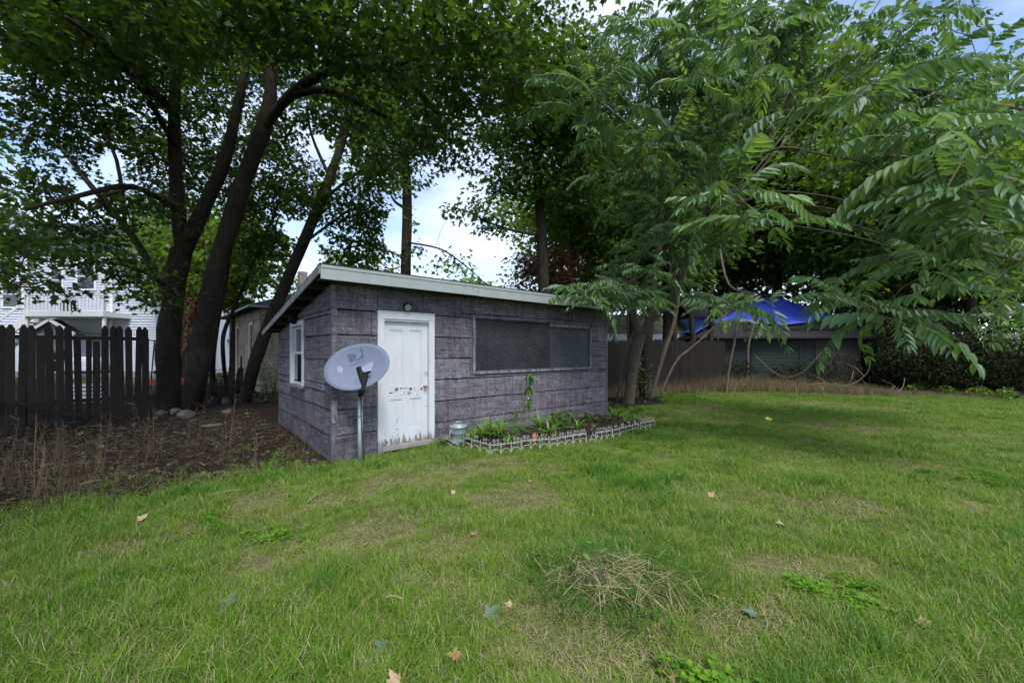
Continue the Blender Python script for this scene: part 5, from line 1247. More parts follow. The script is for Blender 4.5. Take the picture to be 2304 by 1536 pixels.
# young stems between the fence and the tarped garage
for i, (lb, pts, tips) in enumerate([
    ('thin crooked stem left of the pair leaning before the stockade fence', [(1388, 905, .04), (1404, 800, .036), (1440, 720, .03), (1462, 660, .02)], [(1450, 640)]),
    ('leaning pale sapling crossing left to right before the stockade fence', [(1462, 898, .07), (1492, 800, .062), (1518, 720, .055), (1530, 640, .045), (1540, 560, .03)], [(1520, 560), (1560, 590)]),
    ('thin greenish sapling bending right before the blue house', [(1482, 888, .045), (1520, 815, .04), (1552, 785, .036), (1592, 750, .03), (1640, 700, .02)], [(1600, 700), (1640, 690)]),
    ('short crooked sapling before the green garage', [(1632, 886, .05), (1640, 830, .045), (1652, 770, .04), (1660, 720, .03)], [(1640, 735), (1680, 720)]),
    ('stubby sapling before the garage door boards', [(1684, 868, .07), (1682, 820, .065), (1685, 770, .05), (1700, 720, .03)], [(1720, 740), (1690, 700)]),
    ('thin upright sapling left of the garage corner', [(1605, 870, .03), (1612, 800, .028), (1618, 740, .02)], [(1615, 730)]),
    ('dark straight trunk touching the blue house wall', [(1598, 872, .12), (1598, 780, .115), (1600, 680, .10), (1590, 540, .07)], [(1600, 560), (1570, 500)]),
    ('second dark straight trunk left of the blue house', [(1562, 874, .13), (1560, 780, .12), (1552, 680, .10), (1540, 520, .07)], [(1540, 500), (1500, 480)]),
    ('third dark straight trunk before the mossy garage', [(1522, 878, .13), (1518, 780, .12), (1512, 660, .10), (1500, 520, .07)], [(1480, 470), (1540, 430)]),
    ('dark leaning trunk just behind the forked ailanthus', [(1448, 890, .17), (1456, 780, .16), (1466, 680, .15), (1482, 560, .12), (1490, 420, .08)], [(1460, 400), (1520, 380)]),
    ('slim dark stem beside the right end of the shed', [(1420, 884, .05), (1414, 790, .045), (1412, 700, .04), (1408, 600, .03)], [(1400, 600), (1430, 560)])]):
    g = G(pts[0][0], pts[0][1]); g.z = 0
    Y = g.y
    frond_tree('ailanthus_sapling' if i < 6 else 'ailanthus_tree', lb, 'tree', 'young stems right of the shed',
        [('trunk', [(Vector((g.x, g.y, -.1)), pts[0][2])] + [(P(x, y, Y - .05 * k), r) for k, (x, y, r) in enumerate(pts) if k > 0])], [], 1, 4, .9, 'barkpale' if i < 6 else 'bark', 40, 'ailanthus', [P(x, y, Y - .6) for x, y in tips])

# ------------------------------------------------------------------ trees farther back
far = [(-17.2, 21, 10, 3.0, 'backleaf', 'bright green tree in front of the white house'), (-13.6, 19.5, 9, 3.0, 'maplelit', 'yellow-green tree behind the forked maple'), (-30, 34, 12, 5, 'backleaf', 'tall green tree behind the white house'), (-10.4, 25, 8, 3.2, 'maplelit', 'yellow-green tree above the tan outbuilding'),
       (-4.4, 30, 7.2, 3.0, 'backleaf', 'low round tree far behind the shed roof'), (5.4, 18.3, 11, 3.2, 'backleaf', 'green tree behind the stockade fence'), (9.6, 24, 17, 4.8, 'backleaf', 'tall green tree above the mossy garage'), (14, 27, 18, 5.2, 'backleaf', 'tall green tree directly behind the tarpaulin'), (19.5, 24, 16, 4.8, 'backleaf', 'tall green tree right of the tarpaulin'),
       (20, 17.5, 12, 3.6, 'backleaf', 'green tree above the dark brush'), (25.5, 21, 12, 4.4, 'backleaf', 'green tree at the far right edge'), (-24, 15, 11, 4.2, 'maple', 'dark tree beyond the fence at the far left edge'),
       (6.6, 17.2, 11, 2.8, 'maple', 'dark tree just behind the leaning saplings'), (11.6, 24.0, 15, 4.4, 'backleaf', 'tall green tree above the left half of the tarpaulin'), (17.0, 18.6, 12.5, 3.6, 'backleaf', 'tall green tree above the brush under the sky gap'), (18, 30, 14, 6, 'maple', 'broad dark tree far behind the brush'), (15.5, 23.4, 20, 5.5, 'backleaf', 'tallest green tree behind the tarped garage'), (22.5, 23.6, 18, 5.5, 'backleaf', 'tall green tree behind the overhanging ailanthus'), (28, 28, 12, 6, 'backleaf', 'broad green tree far off at the right'), (17.2, 19.6, 9.5, 2.8, 'backleaf', 'green tree just behind the brush right of the tarpaulin'), (2.6, 21, 12, 3.6, 'backleaf', 'tall green tree far behind the right end of the shed')]
for X, Y, h, r, m, lb in far:
    cx, cy_ = 1152 + X / Y * F, lambda z: 790 - (z - EYE) / Y * F
    k = F / Y
    bl = [(cx, cy_(h * .66), Y, r * k, h * .32 * k, r)] + [(cx + rng.uniform(-.7, .7) * r * k, cy_(h * rng.uniform(.42, 1.0)), Y + rng.uniform(-.6, .6) * r, r * .5 * k, r * .42 * k, r * .5) for _ in range(7)]
    maple_tree('background_tree', lb, 'tree', 'trees standing behind the yard',
        [('trunk', [(Vector((X, Y, -.2)), .24), (Vector((X + .1, Y, h * .25)), .2), (Vector((X, Y + .1, h * .5)), .14), (Vector((X - .1, Y, h * .85)), .05)])], bl, 1.15 if Y < 23 else .42, 20, .27 if Y < 23 else .40, .5 if Y < 23 else .7, m, nleaf=0, twigr=.008, holes=True)
# ------------------------------------------------------------------ brush along the right back edge
def shrub(name, label, group, c, rx, ry, h, n, leaf, mat, stems=14, cat='shrub', template=OVAL):
    e = empty(name, (c[0], c[1], 0), 0, label, cat, group)
    mb = MB()
    for i in range(stems):
        a = rng.uniform(0, 6.28); r = rng.uniform(.2, 1); b = Vector((rx * .5 * math.cos(a) * r, ry * .5 * math.sin(a) * r, -.05)); t = Vector((rx * .9 * math.cos(a) * r, ry * .9 * math.sin(a) * r, h * rng.uniform(.5, .95)))
        m_ = (b + t) / 2 + Vector(rng.normal(size=3) * .15); mb.tube([b, m_, t], [.022, .014, .006], 5, False)
    mb.build('stems', M['twig'], e)
    p = rng.normal(size=(n, 3)); p /= np.linalg.norm(p, axis=1, keepdims=True); p *= rng.random((n, 1)) ** .33
    lump = 0.75 + 0.5 * fbm(p[:, 0] * 2 + c[0] * 3, p[:, 1] * 2 + p[:, 2] * 2.3, 4)
    p = p * lump[:, None] * np.array([rx, ry, h * .52]); p[:, 2] += h * .5; p = p[p[:, 2] > 0.02]; n = len(p)
    me = scatter_mesh('foliage', template[0], template[1], p, frames(rng.normal(size=(n, 3)) + np.array([0, 0, -.3]), rng.normal(size=(n, 3)) * .6 + np.array([0, 0, 1])), leaf * rng.uniform(.6, 1.2, n), M[mat])
    o = place('foliage', me, e); o['kind'] = 'stuff'; return e
brush = [(15.6, 16.2, 1.0, .9, 1.7, 'brush clump with bare twigs at the right corner of the green garage'), (16.0, 15.0, 1.4, 1.1, 2.0, 'dark brush clump below the right end of the tarpaulin'), (16.6, 14.6, 1.5, 1.1, 2.1, 'dark brush clump under the hanging ailanthus fronds'), (17.6, 14.0, 1.5, 1.1, 2.0, 'dark brush clump at the right edge before the concrete wall'), (19.2, 13.4, 1.6, 1.2, 2.3, 'dark brush clump outermost at the right edge'), (17.2, 16.8, 2.2, 1.4, 3.4, 'tall dark brush behind the lower clumps'), (17.6, 18.0, 1.8, 1.2, 3.0, 'tall dark brush beside the garage wall'), (21, 15.4, 2.2, 1.4, 3.2, 'tall dark brush outermost right'), (22.5, 12.6, 2.2, 1.4, 2.6, 'dark brush beyond the right edge of the picture')]
brush += [(24 + 0, 24, 4, 2, 5.5, 'far dark thicket at the right behind the brush'), (18.5, 23, 4, 2, 5.5, 'far dark thicket right of the tarped garage'), (30, 22, 4, 2, 6, 'far dark thicket beyond the right edge'), (12.5, 26.5, 5, 2, 7, 'far dark thicket behind the tarped garage')]
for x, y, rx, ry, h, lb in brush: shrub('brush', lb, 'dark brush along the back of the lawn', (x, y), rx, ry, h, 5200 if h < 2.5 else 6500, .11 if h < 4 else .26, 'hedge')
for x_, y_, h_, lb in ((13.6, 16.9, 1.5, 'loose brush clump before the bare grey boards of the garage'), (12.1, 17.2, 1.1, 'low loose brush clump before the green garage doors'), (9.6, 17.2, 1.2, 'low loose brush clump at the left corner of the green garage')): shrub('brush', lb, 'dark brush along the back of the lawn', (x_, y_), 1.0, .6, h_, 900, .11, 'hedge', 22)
shrub('ivy_clump', 'bright green ivy hanging over the concrete wall', None, (17.3, 14.1), .9, .3, 4.6, 500, .16, 'ivy', 3, 'ivy', MAPLE)
shrub('weedy_bush', 'leafy weeds at the foot of the tan outbuilding wall', None, (G(600, 905).x, G(600, 905).y), .8, .5, 1.2, 600, .08, 'backleaf', 10)
shrub('bramble', 'tangled bramble between the slim maple stems', None, (G(500, 905).x, G(500, 905).y), .8, .5, 1.0, 700, .07, 'hedge', 24)
shrub('vine_clump', 'small bright vine leaves by the stockade fence', None, (G(1452, 893).x, G(1452, 893).y + .3), .4, .3, 1.4, 260, .09, 'ivy', 6)
# low leafy weeds at the lawn edge
for i, (x, y) in enumerate(((2130, 888), (2205, 893), (2265, 899), (2060, 884))):
    g = G(x, y); shrub('edge_weed', ['low bright weed third from the right at the lawn edge', 'low bright weed second from the right at the lawn edge', 'low bright weed outermost right at the lawn edge', 'low bright weed fourth from the right at the lawn edge'][i], 'low bright weeds at the lawn edge', (g.x, g.y), .35, .25, .35, 120, .10, 'ivy', 5, 'weed', MAPLE)
# bare fallen branches arching out of the brush
def branch(label, pts, r, forks=3):
    e = empty('fallen_branch', G(*pts[0][:2]), 0, label, 'branch', 'bare fallen branches at the lawn edge'); o_ = e.location
    path = [Vector(P(x, y, Y)) - o_ for x, y, Y in pts]; sp = smooth_path([(np.array(p), r * (1 - .7 * i / len(path))) for i, p in enumerate(path)], 5)
    MB().tube([Vector(p) for p, _ in sp], [a for _, a in sp], 6).build('stem', M['twigpale'], e, True)
    for i in range(forks):
        p = Vector(sp[int(len(sp) * (.3 + .2 * i))][0]); q2 = p + Vector((rng.uniform(.2, .6) * (1 if i % 2 else -1), rng.uniform(-.2, .2), rng.uniform(.3, .7)))
        MB().tube([p, (p + q2) / 2 + Vector((.05, 0, .06)), q2], [r * .5, r * .35, r * .15], 5).build('side_twig', M['twigpale'], e, True)
branch('long pale branch arching over the dry weeds at the lawn edge', [(1810, 866, 16.2), (1850, 862, 15.9), (1910, 866, 15.4), (1950, 840, 15), (1958, 812, 14.8)], .03)
branch('pale forked branch lying before the dark brush', [(1920, 872, 15.2), (1980, 885, 14.4), (2014, 868, 14.2)], .022, 1)
branch('thin curved branch among the brush twigs', [(2012, 888, 14.0), (2030, 872, 14), (2036, 850, 14)], .018, 1)
branch('looping bare vine before the green garage', [(1700, 800, 17.2), (1750, 842, 16.8), (1800, 840, 16.6), (1860, 780, 16.6)], .009, 0)

# ------------------------------------------------------------------ grass
lib = bpy.data.collections.new('tuft_library')          # never linked to the scene: sources for the grass only
def blade(mb, x, y, a, h, w, bend, seg=3):
    d = Vector((math.cos(a), math.sin(a), 0)); s = Vector((-d.y, d.x, 0)); L = []
    for i in range(seg + 1):
        t = i / seg; c = Vector((x, y, 0)) + d * (bend * h * t * t) + Vector((0, 0, h * (t - .25 * bend * t * t))); ww = w * (1 - t) ** .7
        L.append((c - s * ww, c + s * ww) if i < seg else (c,))
    k = len(mb.v)
    for l in L: mb.v += [tuple(p) for p in l]
    for i in range(seg - 1): mb.f.append((k + 2 * i, k + 2 * i + 1, k + 2 * i + 3, k + 2 * i + 2))
    mb.f.append((k + 2 * seg - 2, k + 2 * seg - 1, k + 2 * seg))
def tuft(name, n, rad_, h0, h1, w, b0, b1, mats, weights, flat=0.0):
    me = bpy.data.meshes.new(name); mb = MB(); mi = []
    for i in range(n):
        r = rad_ * math.sqrt(random.random()); t = random.uniform(0, 6.283); f0 = len(mb.f)
        blade(mb, r * math.cos(t), r * math.sin(t), random.uniform(0, 6.283), random.uniform(h0, h1), w * random.uniform(.7, 1.2), random.uniform(b0, b1))
        mi += [random.choices(range(len(mats)), weights)[0]] * (len(mb.f) - f0)
    me.from_pydata(mb.v, [], mb.f)
    for m in mats: me.materials.append(M[m])
    me.polygons.foreach_set('material_index', mi); me.update()
    o = bpy.data.objects.new(name, me); lib.objects.link(o); return o
TUFTS = []
for i in range(3): TUFTS.append(tuft('tuft_a%d' % i, 36, .085, .035, .085, .0019, .3, 1.5, ['grass', 'grassy', 'straw'], [76, 18, 6]))
for i in range(2): TUFTS.append(tuft('tuft_b%d' % i, 36, .085, .030, .07, .0018, .3, 1.6, ['grassy', 'grass', 'straw'], [55, 25, 20]))
for i in range(2): TUFTS.append(tuft('tuft_c%d' % i, 34, .09, .016, .042, .0017, .9, 2.6, ['straw', 'grassy'], [75, 25]))
for i in range(2): TUFTS.append(tuft('tuft_d%d' % i, 30, .08, .06, .145, .0023, .3, 1.2, ['grassd', 'grass'], [50, 50]))
TUFTS.append(tuft('tuft_e0', 12, .10, .10, .19, .0021, .4, 1.3, ['grassd', 'grass', 'straw'], [35, 45, 20]))
WEEDS = [tuft('tuft_w%d' % i, 16, .16, .15, .5, .003, .1, .8, ['weed', 'straw'], [70, 30]) for i in range(2)]
def clover(name):
    mb = MB(); T = OVAL
    for i in range(26):
        c = Vector((random.gauss(0, .05), random.gauss(0, .05), random.uniform(.02, .06))); a0 = random.uniform(0, 6.28); s = random.uniform(.012, .024)
        for j in range(3):
            a = a0 + j * 2.09; k = len(mb.v)
            for v in T[0]: mb.v.append((c.x + s * (v[1] * math.cos(a) - 1.9 * v[0] * math.sin(a)), c.y + s * (v[1] * math.sin(a) + 1.9 * v[0] * math.cos(a)), c.z + s * .3 * v[1]))
            mb.f += [tuple(q + k for q in f) for f in T[1]]
    o = bpy.data.objects.new(name, mb.mesh(name, M['grass'])); lib.objects.link(o); return o
TUFTS += [clover('tuft_f0'), clover('tuft_f1')]

def instancer(name, pts, rot, scl, kind_ix, src, extra=None):
    'one object of stuff: small tufts set out on points'
    col = bpy.data.collections.new(name + '_source')
    for o in src: col.objects.link(o)
    order = sorted(o.name for o in src); ix = np.array([order.index(src[k].name) for k in kind_ix])
    me = bpy.data.meshes.new(name); me.vertices.add(len(pts)); me.vertices.foreach_set('co', np.asarray(pts, np.float32).ravel())
    for nm, typ, val in (('rot', 'FLOAT_VECTOR', rot), ('scl', 'FLOAT', scl), ('ix', 'INT', ix)):
        at = me.attributes.new(nm, typ, 'POINT'); at.data.foreach_set('vector' if typ == 'FLOAT_VECTOR' else 'value', np.asarray(val, np.float32 if typ != 'INT' else np.int32).ravel())
    o = bpy.data.objects.new(name, me); link(o)
    ng = bpy.data.node_groups.new(name, 'GeometryNodeTree')
    ng.interface.new_socket('Geometry', in_out='INPUT', socket_type='NodeSocketGeometry'); ng.interface.new_socket('Geometry', in_out='OUTPUT', socket_type='NodeSocketGeometry')
    N, Lk = ng.nodes, ng.links; gi = N.new('NodeGroupInput'); gout = N.new('NodeGroupOutput')
    ci = N.new('GeometryNodeCollectionInfo'); ci.inputs['Collection'].default_value = col; ci.inputs['Separate Children'].default_value = True; ci.inputs['Reset Children'].default_value = True
    ip = N.new('GeometryNodeInstanceOnPoints'); ip.inputs['Pick Instance'].default_value = True
    def attr(nm, t): a = N.new('GeometryNodeInputNamedAttribute'); a.data_type = t; a.inputs['Name'].default_value = nm; return a.outputs['Attribute']
    er = N.new('FunctionNodeEulerToRotation'); Lk.new(attr('rot', 'FLOAT_VECTOR'), er.inputs[0])
    Lk.new(gi.outputs[0], ip.inputs['Points']); Lk.new(ci.outputs[0], ip.inputs['Instance']); Lk.new(attr('ix', 'INT'), ip.inputs['Instance Index'])
    Lk.new(er.outputs[0], ip.inputs['Rotation']); Lk.new(attr('scl', 'FLOAT'), ip.inputs['Scale']); Lk.new(ip.outputs[0], gout.inputs[0])
    md = o.modifiers.new('tufts', 'NODES'); md.node_group = ng
    return o

def lawn_side(x, y): return 0.69 * x - 0.73 * y + 5.915           # positive on the lawn side of the bare bed
def lawn_far(x): return 14.9 - 0.42 * np.maximum(0, 6.5 - x) ** 1.0 * .9 - 0.30 * np.maximum(0, x - 9)   # where the mown lawn stops
inv = Matrix(((UX.x, UX.y), (UY.x, UY.y)))
def shed_ts(x, y): dx, dy = x - CX, y - CY; return UX.x * dx + UX.y * dy, UY.x * dx + UY.y * dy
bedpoly = np.array([(p.x, p.y) for p in pts_bed]) if 'pts_bed' in globals() else None
def inpoly(x, y, poly):
    c = np.zeros(len(x), bool); j = len(poly) - 1
    for i in range(len(poly)):
        xi, yi = poly[i]; xj, yj = poly[j]
        c ^= ((yi > y) != (yj > y)) & (x < (xj - xi) * (y - yi) / (yj - yi + 1e-12) + xi); j = i
    return c
def lawn_points():
    out = []
    for y0, y1, dn in ((0.5, 3.2, 520), (3.2, 5.5, 340), (5.5, 9, 190), (9, 17, 120)):
        area = (y1 - y0) * 2 * (1.36 * y1 + .8); n = int(area * dn)
        y = rng.uniform(y0, y1, n); x = rng.uniform(-1, 1, n) * (1.36 * y1 + .8)
        k = np.abs(x) < 1.36 * y + .8; out.append(np.stack([x[k], y[k]], 1))
    p = np.concatenate(out); x, y = p[:, 0], p[:, 1]
    edge = lawn_side(x, y) + (fbm(x * 1.3, y * 1.3, 21) - .5) * 1.3 + np.where(rng.random(len(x)) < .35, np.abs(rng.normal(size=len(x))) * .75, 0)
    t, s = shed_ts(x, y)
    ok = (edge > .05) & (y < lawn_far(x) + (fbm(x, y, 5) - .5) * 1.2) & ~((t > -.03) & (t < W + .05) & (s > -.03)) & ~((s > -.05) & (t > -.05) & (t < W + .4))
    if bedpoly is not None: ok &= ~inpoly(x, y, bedpoly)
    ok &= ~((x > 3.0) & (s > -.2) & (y > 9.2) & (x < 4.6) & (y > 10.6 + (x - 3) * .6))
    return p[ok]
lp = lawn_points(); x, y = lp[:, 0], lp[:, 1]
dry = fbm(x * .75 + 3, y * .75 + 9, 40, 4) * .75 + vnoise(x * 3.1, y * 3.1, 41) * .25
for gx_, gy_, r, a_ in [(*G(px, py)[:2], r, a_) for px, py, r, a_ in ((1180, 1130, .55, .22), (560, 1258, .28, .3), (870, 1175, .3, .25), (1230, 1085, .7, .13), (1620, 1390, .3, .2), (1300, 1420, .35, .18), (1900, 1290, .5, .16), (330, 1480, .14, .3), (1640, 925, .9, .15), (2160, 1240, .5, .15), (1050, 1050, .6, .12), (240, 1240, .2, .2))]:
    dry += a_ * np.exp(-((x - gx_) ** 2 + (y - gy_) ** 2) / r ** 2)
lush = fbm(x * .9 + 60, y * .9 + 2, 50)
u = rng.random(len(x)); ix = np.zeros(len(x), int)
ix[:] = rng.integers(0, 3, len(x)); m_ = dry + (u - .5) * .22 > .565; ix[m_] = rng.integers(3, 5, m_.sum())
m_ = dry + (u - .5) * .18 > .665; ix[m_] = rng.integers(5, 7, m_.sum())
m_ = (lush * .5 + vnoise(x * 3.3, y * 3.3, 61) * .5 + (u - .5) * .5 > .74) & (ix < 3); ix[m_] = rng.integers(7, 9, m_.sum())
m_ = (rng.random(len(x)) < .012) & (ix < 5); ix[m_] = 9
clv = fbm(x * 1.1 + 90, y * 1.1 + 40, 70)
for px_, py_, r_c in ((1880, 1330, .45), (1780, 1300, .35), (640, 1200, .2), (1560, 1290, .2)): clv = clv + .3 * np.exp(-((x - G(px_, py_).x) ** 2 + (y - G(px_, py_).y) ** 2) / r_c ** 2)
m_ = (clv + (rng.random(len(x)) - .5) * .4 > .90) & (ix < 5) & (rng.random(len(x)) < .6); ix[m_] = rng.integers(10, 12, m_.sum())
drop = (dry > .72) & (rng.random(len(x)) < .55); lp, ix, x, y, lush = lp[~drop], ix[~drop], x[~drop], y[~drop], lush[~drop]
n = len(x); rot = np.stack([rng.normal(size=n) * .08, rng.normal(size=n) * .08, rng.uniform(0, 6.283, n)], 1)
scl = rng.uniform(.75, 1.2, n) * (0.8 + .5 * lush) * np.where(y > 9, 1.25, 1.0)
g = instancer('lawn_grass', np.stack([x, y, gz(x, y) - .003], 1), rot, scl, ix, TUFTS); tag(g, 'short uneven lawn grass with yellowed and bare patches', 'grass', kind='stuff')
# dry weeds where the mowing stops
def belt(n):
    x = rng.uniform(2.7, 22, n); y = lawn_far(x) + rng.uniform(-.25, 2.6, n) ** 1.0
    t, s = shed_ts(x, y); ok = ~((t < W + .15) & (s > -.2)) & (y < 18.0) & (vnoise(x * 1.4, y * 1.4, 77) > .22); return np.stack([x[ok], y[ok]], 1)
bp = belt(8000); n = len(bp); far_in = np.clip((16 - bp[:, 0]) / 5, .35, 1)
g = instancer('dry_weeds', np.c_[bp, gz(bp[:, 0], bp[:, 1])], np.c_[rng.normal(size=(n, 2)) * .15, rng.uniform(0, 6.28, n)], rng.uniform(.6, 1.7, n) * far_in, rng.integers(0, 2, n), WEEDS); tag(g, 'brown dry weeds along the back edge of the lawn', 'weeds', kind='stuff')
# dead stalks and stubble on the bare bed at the left
STALK = []
for j in range(4):
    mb = MB(); r_ = random.Random(j)
    for i in range(5):
        b = Vector((r_.uniform(-.06, .06), r_.uniform(-.06, .06), 0)); h = r_.uniform(.12, .75) if j < 3 else r_.uniform(.05, .2); t = b + Vector((r_.uniform(-.14, .14) * h, r_.uniform(-.14, .14) * h, h)); mb.tube([b, (b + t) / 2 + Vector((r_.uniform(-.02, .02), 0, 0)), t], [.0035, .0028, .0016], 3, False)
        if j < 3:
            for k in range(4): p = b.lerp(t, r_.uniform(.5, .95)); mb.tube([p, p + Vector((r_.uniform(-.08, .08), r_.uniform(-.08, .08), r_.uniform(.03, .1)))], [.0018, .001], 3, False)
    o = bpy.data.objects.new('stalk_%d' % j, mb.mesh('stalk_%d' % j, M['weed'])); lib.objects.link(o); STALK.append(o)
def bed_points(n, lo, hi, near=0.0):
    x = rng.uniform(-13, -2.4, n); y = rng.uniform(2.2, 14, n); d = lawn_side(x, y); t, s = shed_ts(x, y)
    ok = (d < hi) & (d > lo) & ~((t > -.12) & (s > -.1)) & (np.abs(x) < 1.36 * y + .6); return np.stack([x[ok], y[ok]], 1)
sp_ = bed_points(5200, -3.4, .25); w_ = np.exp(-((lawn_side(sp_[:, 0], sp_[:, 1]) + .5) / 1.3) ** 2) * (.25 + (vnoise(sp_[:, 0] * 1.2, sp_[:, 1] * 1.2, 8) > .45)); sp_ = sp_[rng.random(len(sp_)) < w_ * .38]
t_, s_ = shed_ts(sp_[:, 0], sp_[:, 1]); n = len(sp_)
kx = np.where(rng.random(n) < .45, 3, rng.integers(0, 3, n))
g = instancer('dead_stalks', np.c_[sp_, gz(sp_[:, 0], sp_[:, 1])], np.c_[rng.normal(size=(n, 2)) * .12, rng.uniform(0, 6.28, n)], rng.uniform(.6, 1.25, n), kx, STALK); tag(g, 'thin dead stalks and stubble on the bare bed left of the shed', 'stalks', kind='stuff')
# leaf litter and straw lying on the bare bed
LIT = []
for j, (T, m, s_) in enumerate(((OVAL, 'litter', .05), (MAPLE, 'litter', .07), (LANCE, 'litter', .11), (LANCE, 'weed', .22), (MAPLE, 'leafgreyg', .07))):
    o = bpy.data.objects.new('litter_%d' % j, tmesh('litter_%d' % j, (np.asarray(T[0]) * s_ * (np.array([.12, 1, .3]) if j == 3 else 1), T[1]), M[m])); lib.objects.link(o); LIT.append(o)
b1 = bed_points(48000, -7, .35); b1 = b1[rng.random(len(b1)) < np.clip(1.1 - np.abs(lawn_side(b1[:, 0], b1[:, 1])) / 8, 0, 1) * .8]; n = len(b1)
g = instancer('leaf_litter', np.c_[b1, gz(b1[:, 0], b1[:, 1]) + .008], np.c_[rng.normal(size=(n, 2)) * .35, rng.uniform(0, 6.28, n)], rng.uniform(.5, 1.3, n), rng.choice(5, n, p=[.28, .22, .2, .28, .02]), LIT); tag(g, 'brown leaf litter and twigs on the bare bed under the maples', 'leaf litter', kind='stuff')
# weeds and pale bits of litter right of the shed
g2 = np.stack([rng.uniform(2.3, 4.2, 900), rng.uniform(8.9, 12.5, 900)], 1); t_, s_ = shed_ts(g2[:, 0], g2[:, 1]); g2 = g2[(t_ > W + .1)]; n = len(g2)
g = instancer('pale_litter', np.c_[g2, gz(g2[:, 0], g2[:, 1]) + .01], np.c_[rng.normal(size=(n, 2)) * .4, rng.uniform(0, 6.28, n)], rng.uniform(.5, 1.4, n), rng.choice(5, n, p=[.3, .3, .2, .15, .05]), LIT); tag(g, 'pale leaf litter under the ailanthus beside the shed', 'leaf litter', kind='stuff')

q_ = np.stack([rng.uniform(-1.4, 2.9, 5000), rng.uniform(6, 9.6, 5000)], 1); q_ = q_[inpoly(q_[:, 0], q_[:, 1], bedpoly)]; n = len(q_)
g = instancer('bed_weeds', np.c_[q_, gz(q_[:, 0], q_[:, 1]) + .03], np.c_[rng.normal(size=(n, 2)) * .5, rng.uniform(0, 6.28, n)], rng.uniform(.5, 1.3, n) * np.where(rng.random(n) < .15, 1.6, .8), rng.choice(5, n, p=[.2, .25, .2, .1, .25]), LIT); tag(g, 'dead leaves and small green weeds covering the flower bed', 'leaf litter', kind='stuff')
# ------------------------------------------------------------------ plants in the flower bed
def strap_plant(label, c, n, h, spread, group, mat='iris'):
    c = Vector(c); c.z = gzf(c.x, c.y) + .02; e = empty('strap_leaf_plant', c, 0, label, 'plant', group)
    for i in range(n):
        a = rng.uniform(0, 6.283); L = h * rng.uniform(.65, 1.15); w = rng.uniform(.016, .027); b = rng.uniform(.35, 1.3) * spread; mb = MB()
        d = Vector((math.cos(a), math.sin(a), 0)); s = Vector((-d.y, d.x, 0)); o_ = d * .02
        prev = None; seg = 6
        for k in range(seg + 1):
            t = k / seg; q2 = o_ + d * (L * b * t * t * .8) + Vector((0, 0, L * (t - .42 * b * t * t))); ww = w * (1.1 - t) ** .6 if k < seg else .001
            mb.v += [tuple(q2 - s * ww), tuple(q2 + Vector((0, 0, -.25 * ww))), tuple(q2 + s * ww)]
            if k: j = 3 * k; mb.f += [(j - 3, j - 2, j + 1, j), (j - 2, j - 1, j + 2, j + 1)]
        mb.build('strap_leaf', M[mat], e)
gp_ = 'strap-leaved plants in the flower bed'
for i, (px, py, n, h, s, lb) in enumerate(((1085, 996, 26, .46, 1.3, 'floppy strap-leaved plant nearest the galvanised can'), (1125, 990, 30, .50, 1.25, 'large floppy strap-leaved plant left of the sapling'), (1158, 978, 8, .46, .25, 'stiff upright iris fan left of the sapling'), (1178, 980, 8, .22, 1.0, 'small strap-leaved tuft at the foot of the sapling'), (1215, 975, 24, .48, 1.1, 'strap-leaved plant just right of the sapling'), (1250, 970, 18, .42, 1.0, 'strap-leaved plant below the dark vent hole'), (1385, 948, 14, .38, .9, 'strap-leaved plant near the right end of the bed'))):
    strap_plant(lb, G(px, py), n, h, s, gp_)
for px, py, n, h, lb in ((1062, 1000, 16, .36, 'low sprawling strap-leaved tuft against the wire edging by the can'), (1105, 985, 20, .44, 'sprawling strap-leaved plant close to the shed wall'), (1148, 1002, 14, .30, 'short strap-leaved tuft just inside the nearest edging'), (1235, 985, 18, .36, 'sprawling strap-leaved tuft between sapling and vent hole'), (1300, 968, 14, .32, 'low strap-leaved tuft behind the edging gap'), (1415, 955, 10, .26, 'small strap-leaved tuft at the right end of the bed')):
    strap_plant(lb, G(px, py), n, h, 1.5, gp_)
def leafy(name, label, c, h, nst, nl, ls, mat, spread, T=LANCE, cat='plant', group=None, dryst=0):
    c = Vector(c); c.z = gzf(c.x, c.y); e = empty(name, c, 0, label, cat, group)
    for i in range(nst):
        a = rng.uniform(0, 6.283); t = Vector((math.cos(a) * spread * h * rng.uniform(.3, 1), math.sin(a) * spread * h * rng.uniform(.3, 1), h * rng.uniform(.7, 1)))
        MB().tube([(0, 0, -.02), t * .5 + Vector((0, 0, .05 * h)), t], [.005, .004, .0015], 5).build('stem', M['weed'] if i < dryst else M['peach'], e)
        if i >= dryst:
            lm = tmesh('leaf', T, M[mat])
            for k in range(nl):
                f = rng.uniform(.25, 1); p = t * f + Vector((0, 0, .05 * h * math.sin(f * 3))); d = np.array([[rng.normal(), rng.normal(), rng.normal() * .4 - .1]])
                R = frames(d, np.array([[0, 0, 1.0]]) + rng.normal(size=(1, 3)) * .2)[0]; lo = bpy.data.objects.new('leaf', lm); lo.matrix_basis = Matrix.LocRotScale(p, Matrix(R.tolist()).to_quaternion(), Vector((ls * rng.uniform(.7, 1.2),) * 3)); link(lo, e)
    return e
leafy('leafy_weed', 'spiky green weed clump with dry stems below the boarded window', G(1262, 968), .42, 9, 11, .12, 'peach', .55, LANCE, 'weed', None, 3)
leafy('leafy_weed', 'tall thin weed with dry branching stems right of the vent hole', G(1285, 958), .62, 8, 6, .10, 'peach', .75, LANCE, 'weed', None, 6)
leafy('leafy_weed', 'low spiky weed under the right board of the window', G(1330, 952), .26, 7, 9, .13, 'peach', .9, LANCE, 'weed')
leafy('leafy_weed', 'small leafy weed at the far right end of the bed', G(1430, 935), .22, 5, 7, .12, 'ivy', .8, OVAL, 'weed')
